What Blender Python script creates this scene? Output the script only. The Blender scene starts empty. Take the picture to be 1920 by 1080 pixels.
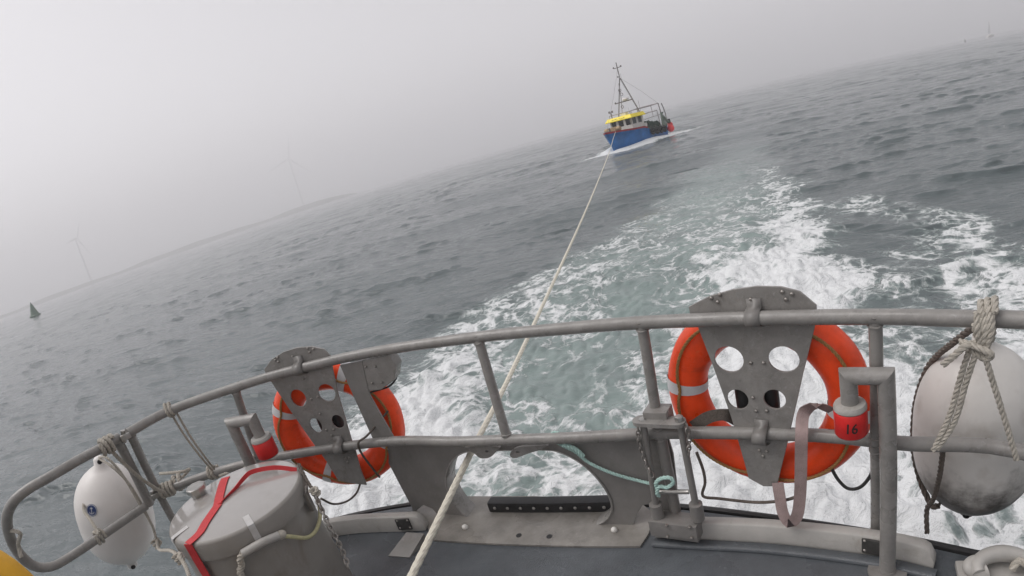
import bpy, bmesh, math, random
import numpy as np
from mathutils import Matrix, Vector

random.seed(4)
sc = bpy.context.scene
COL = sc.collection
PI = math.pi
R_ = math.radians

# ------------------------------------------------------------------ camera, sky, sun, exposure
# World: z = 0 is the mean water level, +Y is where the camera faces, metres.
# An action-camera lens (mild barrel distortion), held tilted and looking down over the stern.
F_PX, K3 = 1060.0, -0.098
PITCH, ROLL = R_(-13.8), R_(16.15)
CM = Matrix.Rotation(PITCH, 3, 'X') @ Matrix.Rotation(ROLL, 3, 'Y')
CAM = Vector((0, 0, 2.9))
cd = bpy.data.cameras.new('camera')
cam = bpy.data.objects.new('camera', cd)
COL.objects.link(cam)
sc.camera = cam
_m = Matrix((CM @ Vector((1, 0, 0)), CM @ Vector((0, 0, 1)), -(CM @ Vector((0, 1, 0))))).transposed().to_4x4()
_m.translation = CAM
cam.matrix_world = _m
cd.type = 'PANO'
cd.panorama_type = 'FISHEYE_LENS_POLYNOMIAL'
cd.sensor_fit = 'HORIZONTAL'
cd.sensor_width = 36.0
cd.sensor_height = 36.0 * 9 / 16
_f = F_PX * 36.0 / 1920
cd.fisheye_fov = PI
cd.fisheye_polynomial_k0 = 0.0
cd.fisheye_polynomial_k1 = -1 / _f
cd.fisheye_polynomial_k2 = 0.0
cd.fisheye_polynomial_k3 = -K3 / _f ** 3
cd.fisheye_polynomial_k4 = 0.0
cd.clip_start = 0.02
cd.clip_end = 40000

SUN_AZ, SUN_EL = R_(-84), R_(56)          # azimuth from +Y towards +X
world = bpy.data.worlds.new('World')
sc.world = world
world.use_nodes = True
wn = world.node_tree
sky = wn.nodes.new('ShaderNodeTexSky')
sky.sky_type = 'NISHITA'
sky.sun_disc = False
sky.sun_elevation = SUN_EL
sky.sun_rotation = SUN_AZ
sky.air_density = 1.0
sky.dust_density = 1.4
sky.ozone_density = 0.6
hs = wn.nodes.new('ShaderNodeHueSaturation')
hs.inputs['Saturation'].default_value = 0.12
wn.links.new(sky.outputs[0], hs.inputs['Color'])
tint = wn.nodes.new('ShaderNodeMix')
tint.data_type = 'RGBA'
tint.blend_type = 'MULTIPLY'
tint.inputs['Factor'].default_value = 1.0
tint.inputs['B'].default_value = (1.0, 0.962, 0.958, 1)
wn.links.new(hs.outputs[0], tint.inputs['A'])
wn.links.new(tint.outputs['Result'], wn.nodes['Background'].inputs[0])
wn.nodes['Background'].inputs[1].default_value = 0.11
sl = bpy.data.lights.new('sun', 'SUN')
sl.energy = 1.0
sl.angle = R_(40)
sl.color = (1.0, 0.975, 0.95)
sun = bpy.data.objects.new('sun', sl)
COL.objects.link(sun)
_sd = Vector((math.sin(SUN_AZ) * math.cos(SUN_EL), math.cos(SUN_AZ) * math.cos(SUN_EL), math.sin(SUN_EL)))
sun.rotation_euler = _sd.to_track_quat('Z', 'Y').to_euler()
sun.location = (-30, 20, 60)
vs = sc.view_settings
vs.view_transform = 'Standard'
vs.look = 'None'
vs.gamma = 1.0
vs.use_curve_mapping = False
vs.exposure = 0.74
cy = sc.cycles
cy.use_denoising = True
try:
    cy.denoiser = 'OPENIMAGEDENOISE'
except Exception:
    pass
cy.max_bounces = 7
cy.diffuse_bounces = 3
cy.glossy_bounces = 3
cy.transmission_bounces = 4
cy.volume_bounces = 4
cy.caustics_reflective = False
cy.caustics_refractive = False
cy.sample_clamp_indirect = 6.0

FOG = 0.0014
# ------------------------------------------------------------------ geometry helpers
def ray(px, py):
    u, v = px - 960.0, 540.0 - py
    r = math.hypot(u, v)
    x = r / F_PX
    t = x + K3 * x ** 3
    s = math.sin(t) / max(r, 1e-9)
    return CM @ Vector((u * s, math.cos(t), v * s))

def PZ(px, py, z):                      # sighted point at a known height
    d = ray(px, py)
    return CAM + d * ((z - CAM.z) / d.z)

def PD(px, py, dist):                   # sighted point at a known distance
    return CAM + ray(px, py) * dist

def tag(o, label=None, cat=None, group=None, kind=None):
    if label: o['label'] = label
    if cat: o['category'] = cat
    if group: o['group'] = group
    if kind: o['kind'] = kind
    return o

def empty(name, loc=(0, 0, 0), rz=0.0):
    o = bpy.data.objects.new(name, None)
    o.empty_display_size = 0.1
    COL.objects.link(o)
    o.location = loc
    o.rotation_euler = (0, 0, rz)
    return o

def put(o, parent):
    """Parent a mesh whose vertices are in world space to a thing's empty."""
    if parent is not None:
        o.parent = parent
        pm = Matrix.Identity(4)
        p = parent
        chain = []
        while p is not None:
            chain.append(p)
            p = p.parent
        for q in reversed(chain):
            loc = Matrix.LocRotScale(q.location, q.rotation_euler, q.scale)
            pm = pm @ q.matrix_parent_inverse @ loc
        o.matrix_parent_inverse = pm.inverted()
    return o

def link(name, me, mat, parent=None, local=False):
    o = bpy.data.objects.new(name, me)
    COL.objects.link(o)
    if mat is not None and len(me.materials) == 0:
        me.materials.append(mat)
    if parent is not None:
        if local:
            o.parent = parent
        else:
            put(o, parent)
    return o

def catmull(pts, n=8, closed=False):
    P = np.array([tuple(p) for p in pts], float)
    m = len(P)
    out = []
    rng_ = range(m if closed else m - 1)
    for i in rng_:
        if closed:
            a, b, c, d = P[(i - 1) % m], P[i], P[(i + 1) % m], P[(i + 2) % m]
        else:
            b, c = P[i], P[i + 1]
            a = P[i - 1] if i > 0 else 2 * b - c
            d = P[i + 2] if i + 2 < m else 2 * c - b
        for k in range(n):
            t = k / n
            out.append(0.5 * (2 * b + (c - a) * t + (2 * a - 5 * b + 4 * c - d) * t * t + (3 * b - a - 3 * c + d) * t ** 3))
    if not closed:
        out.append(P[-1])
    return np.array(out)

def resample(P, step):
    P = np.array(P, float)
    L = np.r_[0, np.cumsum(np.linalg.norm(np.diff(P, axis=0), axis=1))]
    n = max(2, int(L[-1] / step) + 1)
    t = np.linspace(0, L[-1], n)
    return np.stack([np.interp(t, L, P[:, i]) for i in range(P.shape[1])], 1)

def frames(P, closed=False):
    P = np.array(P, float)
    n = len(P)
    if closed:
        T = np.roll(P, -1, 0) - np.roll(P, 1, 0)
    else:
        T = np.gradient(P, axis=0)
    T /= np.maximum(np.linalg.norm(T, axis=1)[:, None], 1e-12)
    up = np.array([0, 0, 1.0]) if abs(T[0, 2]) < 0.9 else np.array([1.0, 0, 0])
    N = np.zeros_like(P)
    v = np.cross(T[0], np.cross(up, T[0]))
    N[0] = v / np.linalg.norm(v)
    for i in range(1, n):
        v = N[i - 1] - T[i] * (N[i - 1] @ T[i])
        N[i] = v / max(np.linalg.norm(v), 1e-12)
    return T, N, np.cross(T, N)

class MB:
    def __init__(self):
        self.v, self.f = [], []

    def add(self, verts, faces):
        o = len(self.v)
        self.v.extend([tuple(map(float, p)) for p in verts])
        self.f.extend([tuple(i + o for i in q) for q in faces])
        return self

    def tube(self, pts, r, seg=12, closed=False, cap=True, sx=1.0, sy=1.0):
        P = np.array([tuple(p) for p in pts], float)
        n = len(P)
        rr = np.full(n, r) if np.isscalar(r) else np.array(r, float)
        T, N, B = frames(P, closed)
        a = np.linspace(0, 2 * PI, seg, endpoint=False)
        V = (P[:, None] + rr[:, None, None] * (N[:, None] * np.cos(a)[None, :, None] * sx + B[:, None] * np.sin(a)[None, :, None] * sy)).reshape(-1, 3)
        F = []
        for i in range(n if closed else n - 1):
            j = (i + 1) % n
            for k in range(seg):
                l = (k + 1) % seg
                F.append((i * seg + k, i * seg + l, j * seg + l, j * seg + k))
        if cap and not closed:
            F.append(tuple(range(seg - 1, -1, -1)))
            F.append(tuple(range((n - 1) * seg, n * seg)))
        return self.add(V, F)

    def strands(self, pts, r, pitch=None, n=3, seg=6, closed=False, oo=0.5, rs=0.56):
        pitch = pitch or r * 7
        P = resample(pts, pitch / 9)
        L = np.r_[0, np.cumsum(np.linalg.norm(np.diff(P, axis=0), axis=1))]
        T, N, B = frames(P)
        for k in range(n):
            a = 2 * PI * (L / pitch + k / n)
            Q = P + (N * np.cos(a)[:, None] + B * np.sin(a)[:, None]) * r * oo
            self.tube(Q, r * rs, seg)
        return self

    def box(self, c, sx, sy, sz, X=(1, 0, 0), Y=(0, 1, 0), Z=(0, 0, 1), bev=0.0):
        c, X, Y, Z = Vector(c), Vector(X), Vector(Y), Vector(Z)
        bm = bmesh.new()
        bmesh.ops.create_cube(bm, size=1)
        for v in bm.verts:
            v.co = Vector((v.co.x * sx, v.co.y * sy, v.co.z * sz))
        if bev > 0:
            bmesh.ops.bevel(bm, geom=bm.edges[:], offset=bev, segments=2, profile=0.7, affect='EDGES')
        V = [c + X * v.co.x + Y * v.co.y + Z * v.co.z for v in bm.verts]
        bm.verts.index_update()
        F = [tuple(v.index for v in f.verts) for f in bm.faces]
        bm.free()
        return self.add(V, F)

    def lathe(self, prof, o, axis=(0, 0, 1), seg=24, capt=True, capb=True):
        """prof: list of (radius, height) from bottom to top along axis."""
        o, A = Vector(o), Vector(axis).normalized()
        X = A.orthogonal().normalized() if abs(A.z) < 0.999 else Vector((1, 0, 0))
        Y = A.cross(X)
        V = []
        for (r, h) in prof:
            for k in range(seg):
                a = 2 * PI * k / seg
                V.append(o + A * h + X * (r * math.cos(a)) + Y * (r * math.sin(a)))
        F = []
        n = len(prof)
        for i in range(n - 1):
            for k in range(seg):
                l = (k + 1) % seg
                F.append((i * seg + k, i * seg + l, (i + 1) * seg + l, (i + 1) * seg + k))
        if capb: F.append(tuple(range(seg - 1, -1, -1)))
        if capt: F.append(tuple(range((n - 1) * seg, n * seg)))
        return self.add(V, F)

    def prism(self, loop, d):
        """closed loop of 3D points extruded by vector d"""
        n = len(loop)
        d = Vector(d)
        V = [Vector(p) for p in loop] + [Vector(p) + d for p in loop]
        F = [tuple(range(n - 1, -1, -1)), tuple(range(n, 2 * n))]
        for i in range(n):
            j = (i + 1) % n
            F.append((i, j, n + j, n + i))
        return self.add(V, F)

    def build(self, name, mat, parent=None, smooth=True, ang=38, local=False):
        me = bpy.data.meshes.new(name)
        me.from_pydata(self.v, [], self.f)
        bm = bmesh.new()
        bm.from_mesh(me)
        bmesh.ops.recalc_face_normals(bm, faces=bm.faces[:])
        bm.to_mesh(me)
        bm.free()
        me.update()
        if smooth:
            me.shade_smooth()
            me.set_sharp_from_angle(angle=R_(ang))
        return link(name, me, mat, parent, local)

def plate(name, outer, holes, mat4, thick, mat, parent=None, bevel=0.002):
    """A sheet-metal plate with holes: 2D outlines in the plane of mat4, real thickness."""
    cu = bpy.data.curves.new(name, 'CURVE')
    cu.dimensions = '2D'
    cu.fill_mode = 'BOTH'
    cu.extrude = max(thick / 2 - bevel, 1e-4)
    cu.bevel_depth = bevel
    cu.bevel_resolution = 1
    for loop in [outer] + list(holes):
        s = cu.splines.new('POLY')
        s.points.add(len(loop) - 1)
        for i, p in enumerate(loop):
            s.points[i].co = (p[0], p[1], 0, 1)
        s.use_cyclic_u = True
    tmp = bpy.data.objects.new('tmp', cu)
    COL.objects.link(tmp)
    bpy.context.view_layer.update()
    dg = bpy.context.evaluated_depsgraph_get()
    me = bpy.data.meshes.new_from_object(tmp.evaluated_get(dg))
    bpy.data.objects.remove(tmp)
    bpy.data.curves.remove(cu)
    me.name = name
    me.transform(mat4)
    me.materials.clear()
    me.shade_smooth()
    me.set_sharp_from_angle(angle=R_(30))
    return link(name, me, mat, parent)

def circle(c, r, n=28, ry=None):
    return [(c[0] + r * math.cos(2 * PI * k / n), c[1] + (ry or r) * math.sin(2 * PI * k / n)) for k in range(n)]

# ------------------------------------------------------------------ materials
def pmat(name, col, rough=0.5, metal=0.0, var=0.0, vscale=6.0, bump=0.0, bscale=60.0, spec=0.5, rvar=0.0, col2=None, coat=0.0):
    m = bpy.data.materials.new(name)
    m.use_nodes = True
    nt = m.node_tree
    b = nt.nodes['Principled BSDF']
    b.inputs['Base Color'].default_value = (*col, 1)
    b.inputs['Roughness'].default_value = rough
    b.inputs['Metallic'].default_value = metal
    b.inputs['Specular IOR Level'].default_value = spec
    b.inputs['Coat Weight'].default_value = coat
    b.inputs['Coat Roughness'].default_value = 0.15
    tc = nt.nodes.new('ShaderNodeTexCoord')
    if var > 0 or rvar > 0 or col2:
        n = nt.nodes.new('ShaderNodeTexNoise')
        n.inputs['Scale'].default_value = vscale
        n.inputs['Detail'].default_value = 7
        n.inputs['Roughness'].default_value = 0.65
        nt.links.new(tc.outputs['Object'], n.inputs['Vector'])
        mr = nt.nodes.new('ShaderNodeMapRange')
        mr.inputs['From Min'].default_value = 0.3
        mr.inputs['From Max'].default_value = 0.7
        nt.links.new(n.outputs['Fac'], mr.inputs['Value'])
        mx = nt.nodes.new('ShaderNodeMix')
        mx.data_type = 'RGBA'
        c2 = col2 or tuple(c * (1 + var) for c in col)
        c1 = col if col2 else tuple(c * (1 - var) for c in col)
        mx.inputs['A'].default_value = (*c1, 1)
        mx.inputs['B'].default_value = (*c2, 1)
        nt.links.new(mr.outputs[0], mx.inputs['Factor'])
        nt.links.new(mx.outputs['Result'], b.inputs['Base Color'])
        if rvar > 0:
            n2 = nt.nodes.new('ShaderNodeTexNoise')
            n2.inputs['Scale'].default_value = vscale * 0.7
            n2.inputs['Detail'].default_value = 5
            nt.links.new(tc.outputs['Object'], n2.inputs['Vector'])
            m2 = nt.nodes.new('ShaderNodeMapRange')
            m2.inputs['From Min'].default_value = 0.35
            m2.inputs['From Max'].default_value = 0.65
            m2.inputs['To Min'].default_value = max(0.03, rough - rvar)
            m2.inputs['To Max'].default_value = min(1, rough + rvar)
            nt.links.new(n2.outputs['Fac'], m2.inputs['Value'])
            nt.links.new(m2.outputs[0], b.inputs['Roughness'])
    if bump > 0:
        nb = nt.nodes.new('ShaderNodeTexNoise')
        nb.inputs['Scale'].default_value = bscale
        nb.inputs['Detail'].default_value = 4
        nt.links.new(tc.outputs['Object'], nb.inputs['Vector'])
        bp = nt.nodes.new('ShaderNodeBump')
        bp.inputs['Strength'].default_value = bump
        bp.inputs['Distance'].default_value = 0.004
        nt.links.new(nb.outputs['Fac'], bp.inputs['Height'])
        nt.links.new(bp.outputs[0], b.inputs['Normal'])
    return m

GREY = pmat('grey_painted_metal', (0.255, 0.244, 0.230), 0.32, 0.0, 0.18, 14, 0.3, 55, 0.5, 0.16)
GREYD = pmat('dark_grey_painted_metal', (0.215, 0.205, 0.194), 0.40, 0.0, 0.15, 7, 0.25, 40, 0.5, 0.12)
GREYL = pmat('pale_grey_paint', (0.42, 0.405, 0.38), 0.45, 0.0, 0.1, 7, 0.2, 40, 0.5, 0.1)
LIDM = pmat('glossy_grey_paint', (0.33, 0.315, 0.30), 0.08, 0.0, 0.06, 5, 0.05, 9, 0.6, 0.05, coat=0.6)
DRUMM = pmat('drum_grey_paint', (0.25, 0.235, 0.215), 0.38, 0.0, 0.1, 5, 0.15, 30, 0.5, 0.1)
DECKM = pmat('wet_blue_grey_deck', (0.098, 0.108, 0.118), 0.28, 0.0, 0.28, 3.0, 0.6, 210, 0.5, 0.25)
DECKG = pmat('wet_sill_plate', (0.24, 0.225, 0.205), 0.32, 0.0, 0.32, 7, 0.3, 50, 0.5, 0.2)
HULLM = pmat('own_hull_blue_grey', (0.06, 0.07, 0.085), 0.35, 0, 0.1, 3)
STEEL = pmat('steel', (0.45, 0.44, 0.42), 0.3, 0.9, 0.15, 20, 0.1, 80)
BOLTM = pmat('bolt_steel', (0.3, 0.28, 0.26), 0.4, 0.7, 0.2, 30)
BLACK = pmat('black_rubber', (0.018, 0.018, 0.019), 0.5, 0, 0.3, 20, 0.3, 80)
TABM = pmat('dull_tape', (0.5, 0.49, 0.48), 0.4, 0, 0.1, 30)
DARKP = pmat('dark_plate', (0.06, 0.058, 0.055), 0.5, 0, 0.3, 20, 0.3, 80)
ORANGE = pmat('orange_lifebuoy', (0.92, 0.078, 0.014), 0.40, 0, 0.2, 9, 0.35, 30, 0.5, 0.14)
TAPE = pmat('reflective_tape', (0.62, 0.62, 0.63), 0.35, 0.0, 0.08, 30)
REDM = pmat('red_paint', (0.62, 0.022, 0.02), 0.4, 0, 0.15, 14, 0.2, 60)
STRAPM = pmat('red_webbing', (0.52, 0.03, 0.035), 0.6, 0, 0.12, 40, 0.4, 220)
WEBM = pmat('grey_webbing', (0.3, 0.225, 0.215), 0.8, 0, 0.2, 20, 0.4, 200)
FENDM = pmat('white_fender', (0.72, 0.69, 0.66), 0.38, 0, 0.05, 5, 0.1, 20)
TOWM = pmat('cream_tow_rope', (0.70, 0.66, 0.56), 0.85, 0, 0.12, 60, 0.8, 90)
ROPEM = pmat('weathered_rope', (0.42, 0.39, 0.34), 0.9, 0, 0.2, 40, 0.6, 160)
ROPEO = pmat('ochre_rope', (0.34, 0.19, 0.07), 0.9, 0, 0.2, 60, 0.6, 160)
CORDB = pmat('black_cord', (0.03, 0.03, 0.03), 0.8, 0, 0.3, 60, 0.6, 160)
CORDG = pmat('brown_cord', (0.12, 0.1, 0.085), 0.85, 0, 0.3, 60, 0.6, 160)
TEAL = pmat('teal_rope', (0.42, 0.6, 0.55), 0.85, 0, 0.18, 60, 0.6, 160)
YLWROPE = pmat('yellowed_rope', (0.5, 0.47, 0.28), 0.85, 0, 0.18, 60, 0.6, 160)
WHITEP = pmat('white_plastic', (0.78, 0.76, 0.72), 0.4, 0, 0.05, 20)
YELLOWJ = pmat('yellow_oilskin', (0.78, 0.4, 0.015), 0.5, 0, 0.12, 9, 0.6, 26)
SKIN = pmat('skin', (0.5, 0.3, 0.22), 0.5, 0, 0.08, 20)
INK = pmat('black_ink', (0.02, 0.018, 0.018), 0.7)
EMBLEM = pmat('navy_emblem', (0.02, 0.045, 0.16), 0.4)

def add_wear(m, light, dark, s1=70.0, s2=2.6, f1=0.45, f2=0.5, stretch=(1, 1, 1)):
    """Scuffs and grime with shapes of their own, over the paint."""
    nt = m.node_tree
    b = nt.nodes['Principled BSDF']
    src = b.inputs['Base Color'].links[0].from_socket
    tc = nt.nodes.new('ShaderNodeTexCoord')
    mp = nt.nodes.new('ShaderNodeMapping')
    mp.inputs['Scale'].default_value = stretch
    nt.links.new(tc.outputs['Object'], mp.inputs['Vector'])
    for sc_, col, fac, lo, hi in ((s2, dark, f2, 0.54, 0.72), (s1, light, f1, 0.60, 0.70)):
        n = nt.nodes.new('ShaderNodeTexNoise')
        n.inputs['Scale'].default_value = sc_
        n.inputs['Detail'].default_value = 9
        n.inputs['Roughness'].default_value = 0.7
        n.inputs['Distortion'].default_value = 0.6
        nt.links.new(mp.outputs[0], n.inputs['Vector'])
        r = nt.nodes.new('ShaderNodeMapRange')
        r.interpolation_type = 'SMOOTHSTEP'
        r.inputs['From Min'].default_value = lo
        r.inputs['From Max'].default_value = hi
        r.inputs['To Max'].default_value = fac
        nt.links.new(n.outputs['Fac'], r.inputs['Value'])
        x = nt.nodes.new('ShaderNodeMix')
        x.data_type = 'RGBA'
        nt.links.new(r.outputs[0], x.inputs['Factor'])
        nt.links.new(src, x.inputs['A'])
        x.inputs['B'].default_value = (*col, 1)
        src = x.outputs['Result']
    nt.links.new(src, b.inputs['Base Color'])
add_wear(GREY, (0.42, 0.41, 0.40), (0.15, 0.135, 0.12), 55, 7, 0.5, 0.4)
add_wear(GREYD, (0.36, 0.35, 0.33), (0.13, 0.115, 0.10), 55, 6, 0.45, 0.45)
add_wear(GREYL, (0.55, 0.54, 0.52), (0.25, 0.22, 0.18), 45, 6, 0.4, 0.55)
add_wear(DRUMM, (0.36, 0.35, 0.33), (0.17, 0.14, 0.115), 40, 4, 0.35, 0.5)
add_wear(LIDM, (0.42, 0.41, 0.40), (0.24, 0.22, 0.20), 30, 4, 0.3, 0.4)
add_wear(DECKM, (0.17, 0.175, 0.18), (0.05, 0.055, 0.06), 26, 3.5, 0.5, 0.6)
add_wear(DECKG, (0.36, 0.34, 0.31), (0.12, 0.10, 0.08), 30, 4, 0.45, 0.6)
add_wear(ORANGE, (0.85, 0.2, 0.1), (0.45, 0.05, 0.02), 38, 6, 0.35, 0.5)

# dirty variant of the fender: grime scuffed onto its lower half (a stain with its own shape)
FENDD = pmat('scuffed_white_fender', (0.60, 0.58, 0.55), 0.45, 0, 0.08, 4, 0.2, 20)
def _grime():
    nt = FENDD.node_tree
    b = nt.nodes['Principled BSDF']
    src = b.inputs['Base Color'].links[0].from_socket
    tc = nt.nodes.new('ShaderNodeTexCoord')
    sx = nt.nodes.new('ShaderNodeSeparateXYZ')
    nt.links.new(tc.outputs['Object'], sx.inputs[0])
    n = nt.nodes.new('ShaderNodeTexNoise')
    n.inputs['Scale'].default_value = 5.5
    n.inputs['Detail'].default_value = 8
    n.inputs['Roughness'].default_value = 0.7
    nt.links.new(tc.outputs['Object'], n.inputs['Vector'])
    a = nt.nodes.new('ShaderNodeMath'); a.operation = 'MULTIPLY_ADD'
    a.inputs[1].default_value = 0.55
    nt.links.new(n.outputs['Fac'], a.inputs[0])
    nt.links.new(sx.outputs['Z'], a.inputs[2])
    mr = nt.nodes.new('ShaderNodeMapRange')
    mr.interpolation_type = 'SMOOTHSTEP'
    mr.inputs['From Min'].default_value = 0.02
    mr.inputs['From Max'].default_value = 0.24
    mr.inputs['To Min'].default_value = 1.0
    mr.inputs['To Max'].default_value = 0.0
    nt.links.new(a.outputs[0], mr.inputs['Value'])
    mx = nt.nodes.new('ShaderNodeMix'); mx.data_type = 'RGBA'
    nt.links.new(mr.outputs[0], mx.inputs['Factor'])
    nt.links.new(src, mx.inputs['A'])
    mx.inputs['B'].default_value = (0.05, 0.042, 0.037, 1)
    n3 = nt.nodes.new('ShaderNodeTexNoise')
    n3.inputs['Scale'].default_value = 9
    n3.inputs['Detail'].default_value = 9
    nt.links.new(tc.outputs['Object'], n3.inputs['Vector'])
    m3 = nt.nodes.new('ShaderNodeMapRange')
    m3.inputs['From Min'].default_value = 0.52
    m3.inputs['From Max'].default_value = 0.75
    m3.inputs['To Max'].default_value = 0.55
    nt.links.new(n3.outputs['Fac'], m3.inputs['Value'])
    m4 = nt.nodes.new('ShaderNodeMix'); m4.data_type = 'RGBA'
    nt.links.new(m3.outputs[0], m4.inputs['Factor'])
    nt.links.new(mx.outputs['Result'], m4.inputs['A'])
    m4.inputs['B'].default_value = (0.3, 0.25, 0.21, 1)
    nt.links.new(m4.outputs['Result'], b.inputs['Base Color'])
_grime()

# ------------------------------------------------------------------ sea
AX = np.array([0.5, 0.8660254])        # aft
AR = np.array([0.8660254, -0.5])       # athwart, to the right looking aft
C0 = np.array([-0.1, 2.25])            # middle of the stern rail
TB = np.array([14.95, 52.75])           # towed boat's middle
TB_V = TB / np.linalg.norm(TB)
TB_R = np.array([TB_V[1], -TB_V[0]])
TB_ANG = R_(33)
TB_H = -TB_V * math.cos(TB_ANG) - TB_R * math.sin(TB_ANG)     # its heading
TB_P = np.array([-TB_H[1], TB_H[0]])                          # its port side

def sines(X, Y, rng, n, l0, l1, power=1.0):
    out = np.zeros_like(X)
    for _ in range(n):
        lam = math.exp(rng.uniform(math.log(l0), math.log(l1)))
        th = rng.uniform(0, 2 * PI)
        k = 2 * PI / lam
        out += (lam / l1) ** power * np.sin(k * (X * math.cos(th) + Y * math.sin(th)) + rng.uniform(0, 2 * PI))
    return out

def gz(x, s):
    return np.exp(-(x / s) ** 2)

def smooth(a, b, x):
    t = np.clip((x - a) / (b - a), 0, 1)
    return t * t * (3 - 2 * t)

def foam_fields(X, Y):
    rng = np.random.default_rng(11)
    near = np.hypot(X, Y) < 140
    wx = np.where(near, sines(X, Y, rng, 10, 0.8, 4.0, 0.8), 0) * 0.16
    wy = np.where(near, sines(X, Y, rng, 10, 0.8, 4.0, 0.8), 0) * 0.16
    x, y = X + wx, Y + wy
    s = (x - C0[0]) * AX[0] + (y - C0[1]) * AX[1]
    t = (x - C0[0]) * AR[0] + (y - C0[1]) * AR[1]
    sl = [-3, 0, 1.1, 2.75, 4.5, 6.6, 9.5, 12.7, 18.8, 24.8, 34, 50]
    tl = [-2.6, -2.8, -3.3, -4.0, -4.7, -4.6, -4.0, -3.6, -3.1, -2.4, -2.4, -2.4]
    sr = [-3, 0, 1.8, 3.5, 5.9, 8.1, 12.6, 20.2, 26.6, 34, 50]
    tr = [1.6, 1.7, 1.8, 1.9, 1.95, 1.75, 1.35, 0.85, 0.3, 0.0, 0.0]
    L = np.interp(s, sl, tl)
    Rr = np.interp(s, sr, tr)
    c, h = (L + Rr) / 2, (Rr - L) / 2
    q = (t - c) / h
    inside = smooth(1.15, 0.7, np.abs(q)) * smooth(-2.5, -0.5, s)
    fade = smooth(36, 9, s)
    aer = smooth(1.35, 0.35, np.abs(q)) * smooth(-2.5, -0.5, s) * (0.2 + 0.8 * fade) * smooth(50, 14, s)
    foam = inside * (0.21 + 0.07 * gz(np.abs(q) - 0.75, 0.3)) * smooth(25, 3, s)
    # white boil on the right of the wash and its long right-hand edge
    foam += 0.78 * gz(t - (0.75 - 0.02 * s), 1.0) * smooth(11, 4, s) * smooth(-1, 2.2, s)
    foam += 0.34 * gz(t - Rr + 0.35, 0.5) * smooth(22, 9, s) * smooth(0, 2, s)
    foam += 0.12 * gz(t - Rr + 0.6, 0.9) * smooth(17, 8, s) * smooth(4, 8, s)
    # the left boil along the quarter and its fringe
    foam += 0.74 * gz(t + 3.35 + 0.12 * s, 0.85) * smooth(5.8, 2.2, s) * smooth(0.0, 1.2, s)
    foam += 0.2 * gz(t - L - 0.3, 0.6) * smooth(12, 4, s) * smooth(-0.3, 1.2, s)
    # close under the transom
    foam += 0.24 * inside * smooth(4.2, 0.2, s)
    # darker green lane
    foam -= 0.14 * gz(t + 1.35, 0.75) * smooth(0.8, 2.5, s) * smooth(10, 6, s)
    # lace thrown off on the right quarter
    tb = np.interp(s, [0, 2.5, 4.3, 5.9, 8.3, 11], [2.1, 2.8, 3.35, 3.75, 3.75, 3.2])
    foam += 0.52 * gz(t - tb, 0.62) * smooth(-1, 1.5, s) * smooth(11, 6.5, s)
    foam += 0.34 * gz(t - 2.9, 0.3) * gz(s - 6.0, 1.3)
    foam += 0.30 * gz(t - 2.6, 0.55) * gz(s - 10.7, 1.0)
    foam += 0.42 * gz(t - tb - 1.2, 0.8) * smooth(0.5, 2.5, s) * smooth(6.5, 4, s)
    # a little lace on the left quarter, near the hull
    foam += 0.4 * gz(t + 3.2, 0.7) * gz(s - 0.2, 0.9)
    # towed boat: bow wave and wash
    dx, dy = X - TB[0], Y - TB[1]
    bf = dx * TB_H[0] + dy * TB_H[1]
    bp = dx * TB_P[0] + dy * TB_P[1]
    hb = np.interp(bf, [-4.2, -2, 0, 2, 3.3, 3.9, 4.3], [1.55, 1.65, 1.6, 1.25, 0.62, 0.2, 0.0])
    edge = np.abs(bp) - hb
    wob = np.where(near, sines(X, Y, rng, 8, 0.5, 2.2, 0.7), 0) * 0.08
    foam += 1.5 * gz(edge - 0.4 + wob, 0.85) * smooth(4.9, 4.3, bf) * smooth(-6.0, -4.2, bf)
    lateral = np.interp(bf, [-9, -4, 0, 4.2], [5.2, 3.3, 1.9, 0.1])
    foam += 0.55 * gz(np.abs(bp) - lateral + wob, 0.3) * smooth(4.3, 3.6, bf) * smooth(-9, -4, bf)
    stem = TB + TB_H * 3.9
    la = -((X - stem[0]) * TB_R[0] + (Y - stem[1]) * TB_R[1])
    lb = (X - stem[0]) * TB_V[0] + (Y - stem[1]) * TB_V[1]
    foam += 1.1 * gz(lb + 0.25 * la - 0.1 + wob, 0.8) * smooth(3.3, 2.0, la) * smooth(-0.8, 0.0, la)
    la2 = -la - 6.2
    foam += 0.9 * gz(lb - 4.2 + wob - 0.15 * la2, 0.5) * smooth(2.2, 0.6, la2) * smooth(-1.5, 0.0, la2)
    foam += 0.5 * smooth(1.7, 1.2, np.abs(bp)) * smooth(-10, -4.5, bf) * smooth(-3.6, -4.4, bf)
    bump = 0.26 * gz(edge - 0.3, 0.55) * smooth(4.9, 3.6, bf) * smooth(-5, 0.5, bf)
    return np.clip(foam, 0, 0.92), np.clip(aer, 0, 1), bump, inside, s, t

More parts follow.
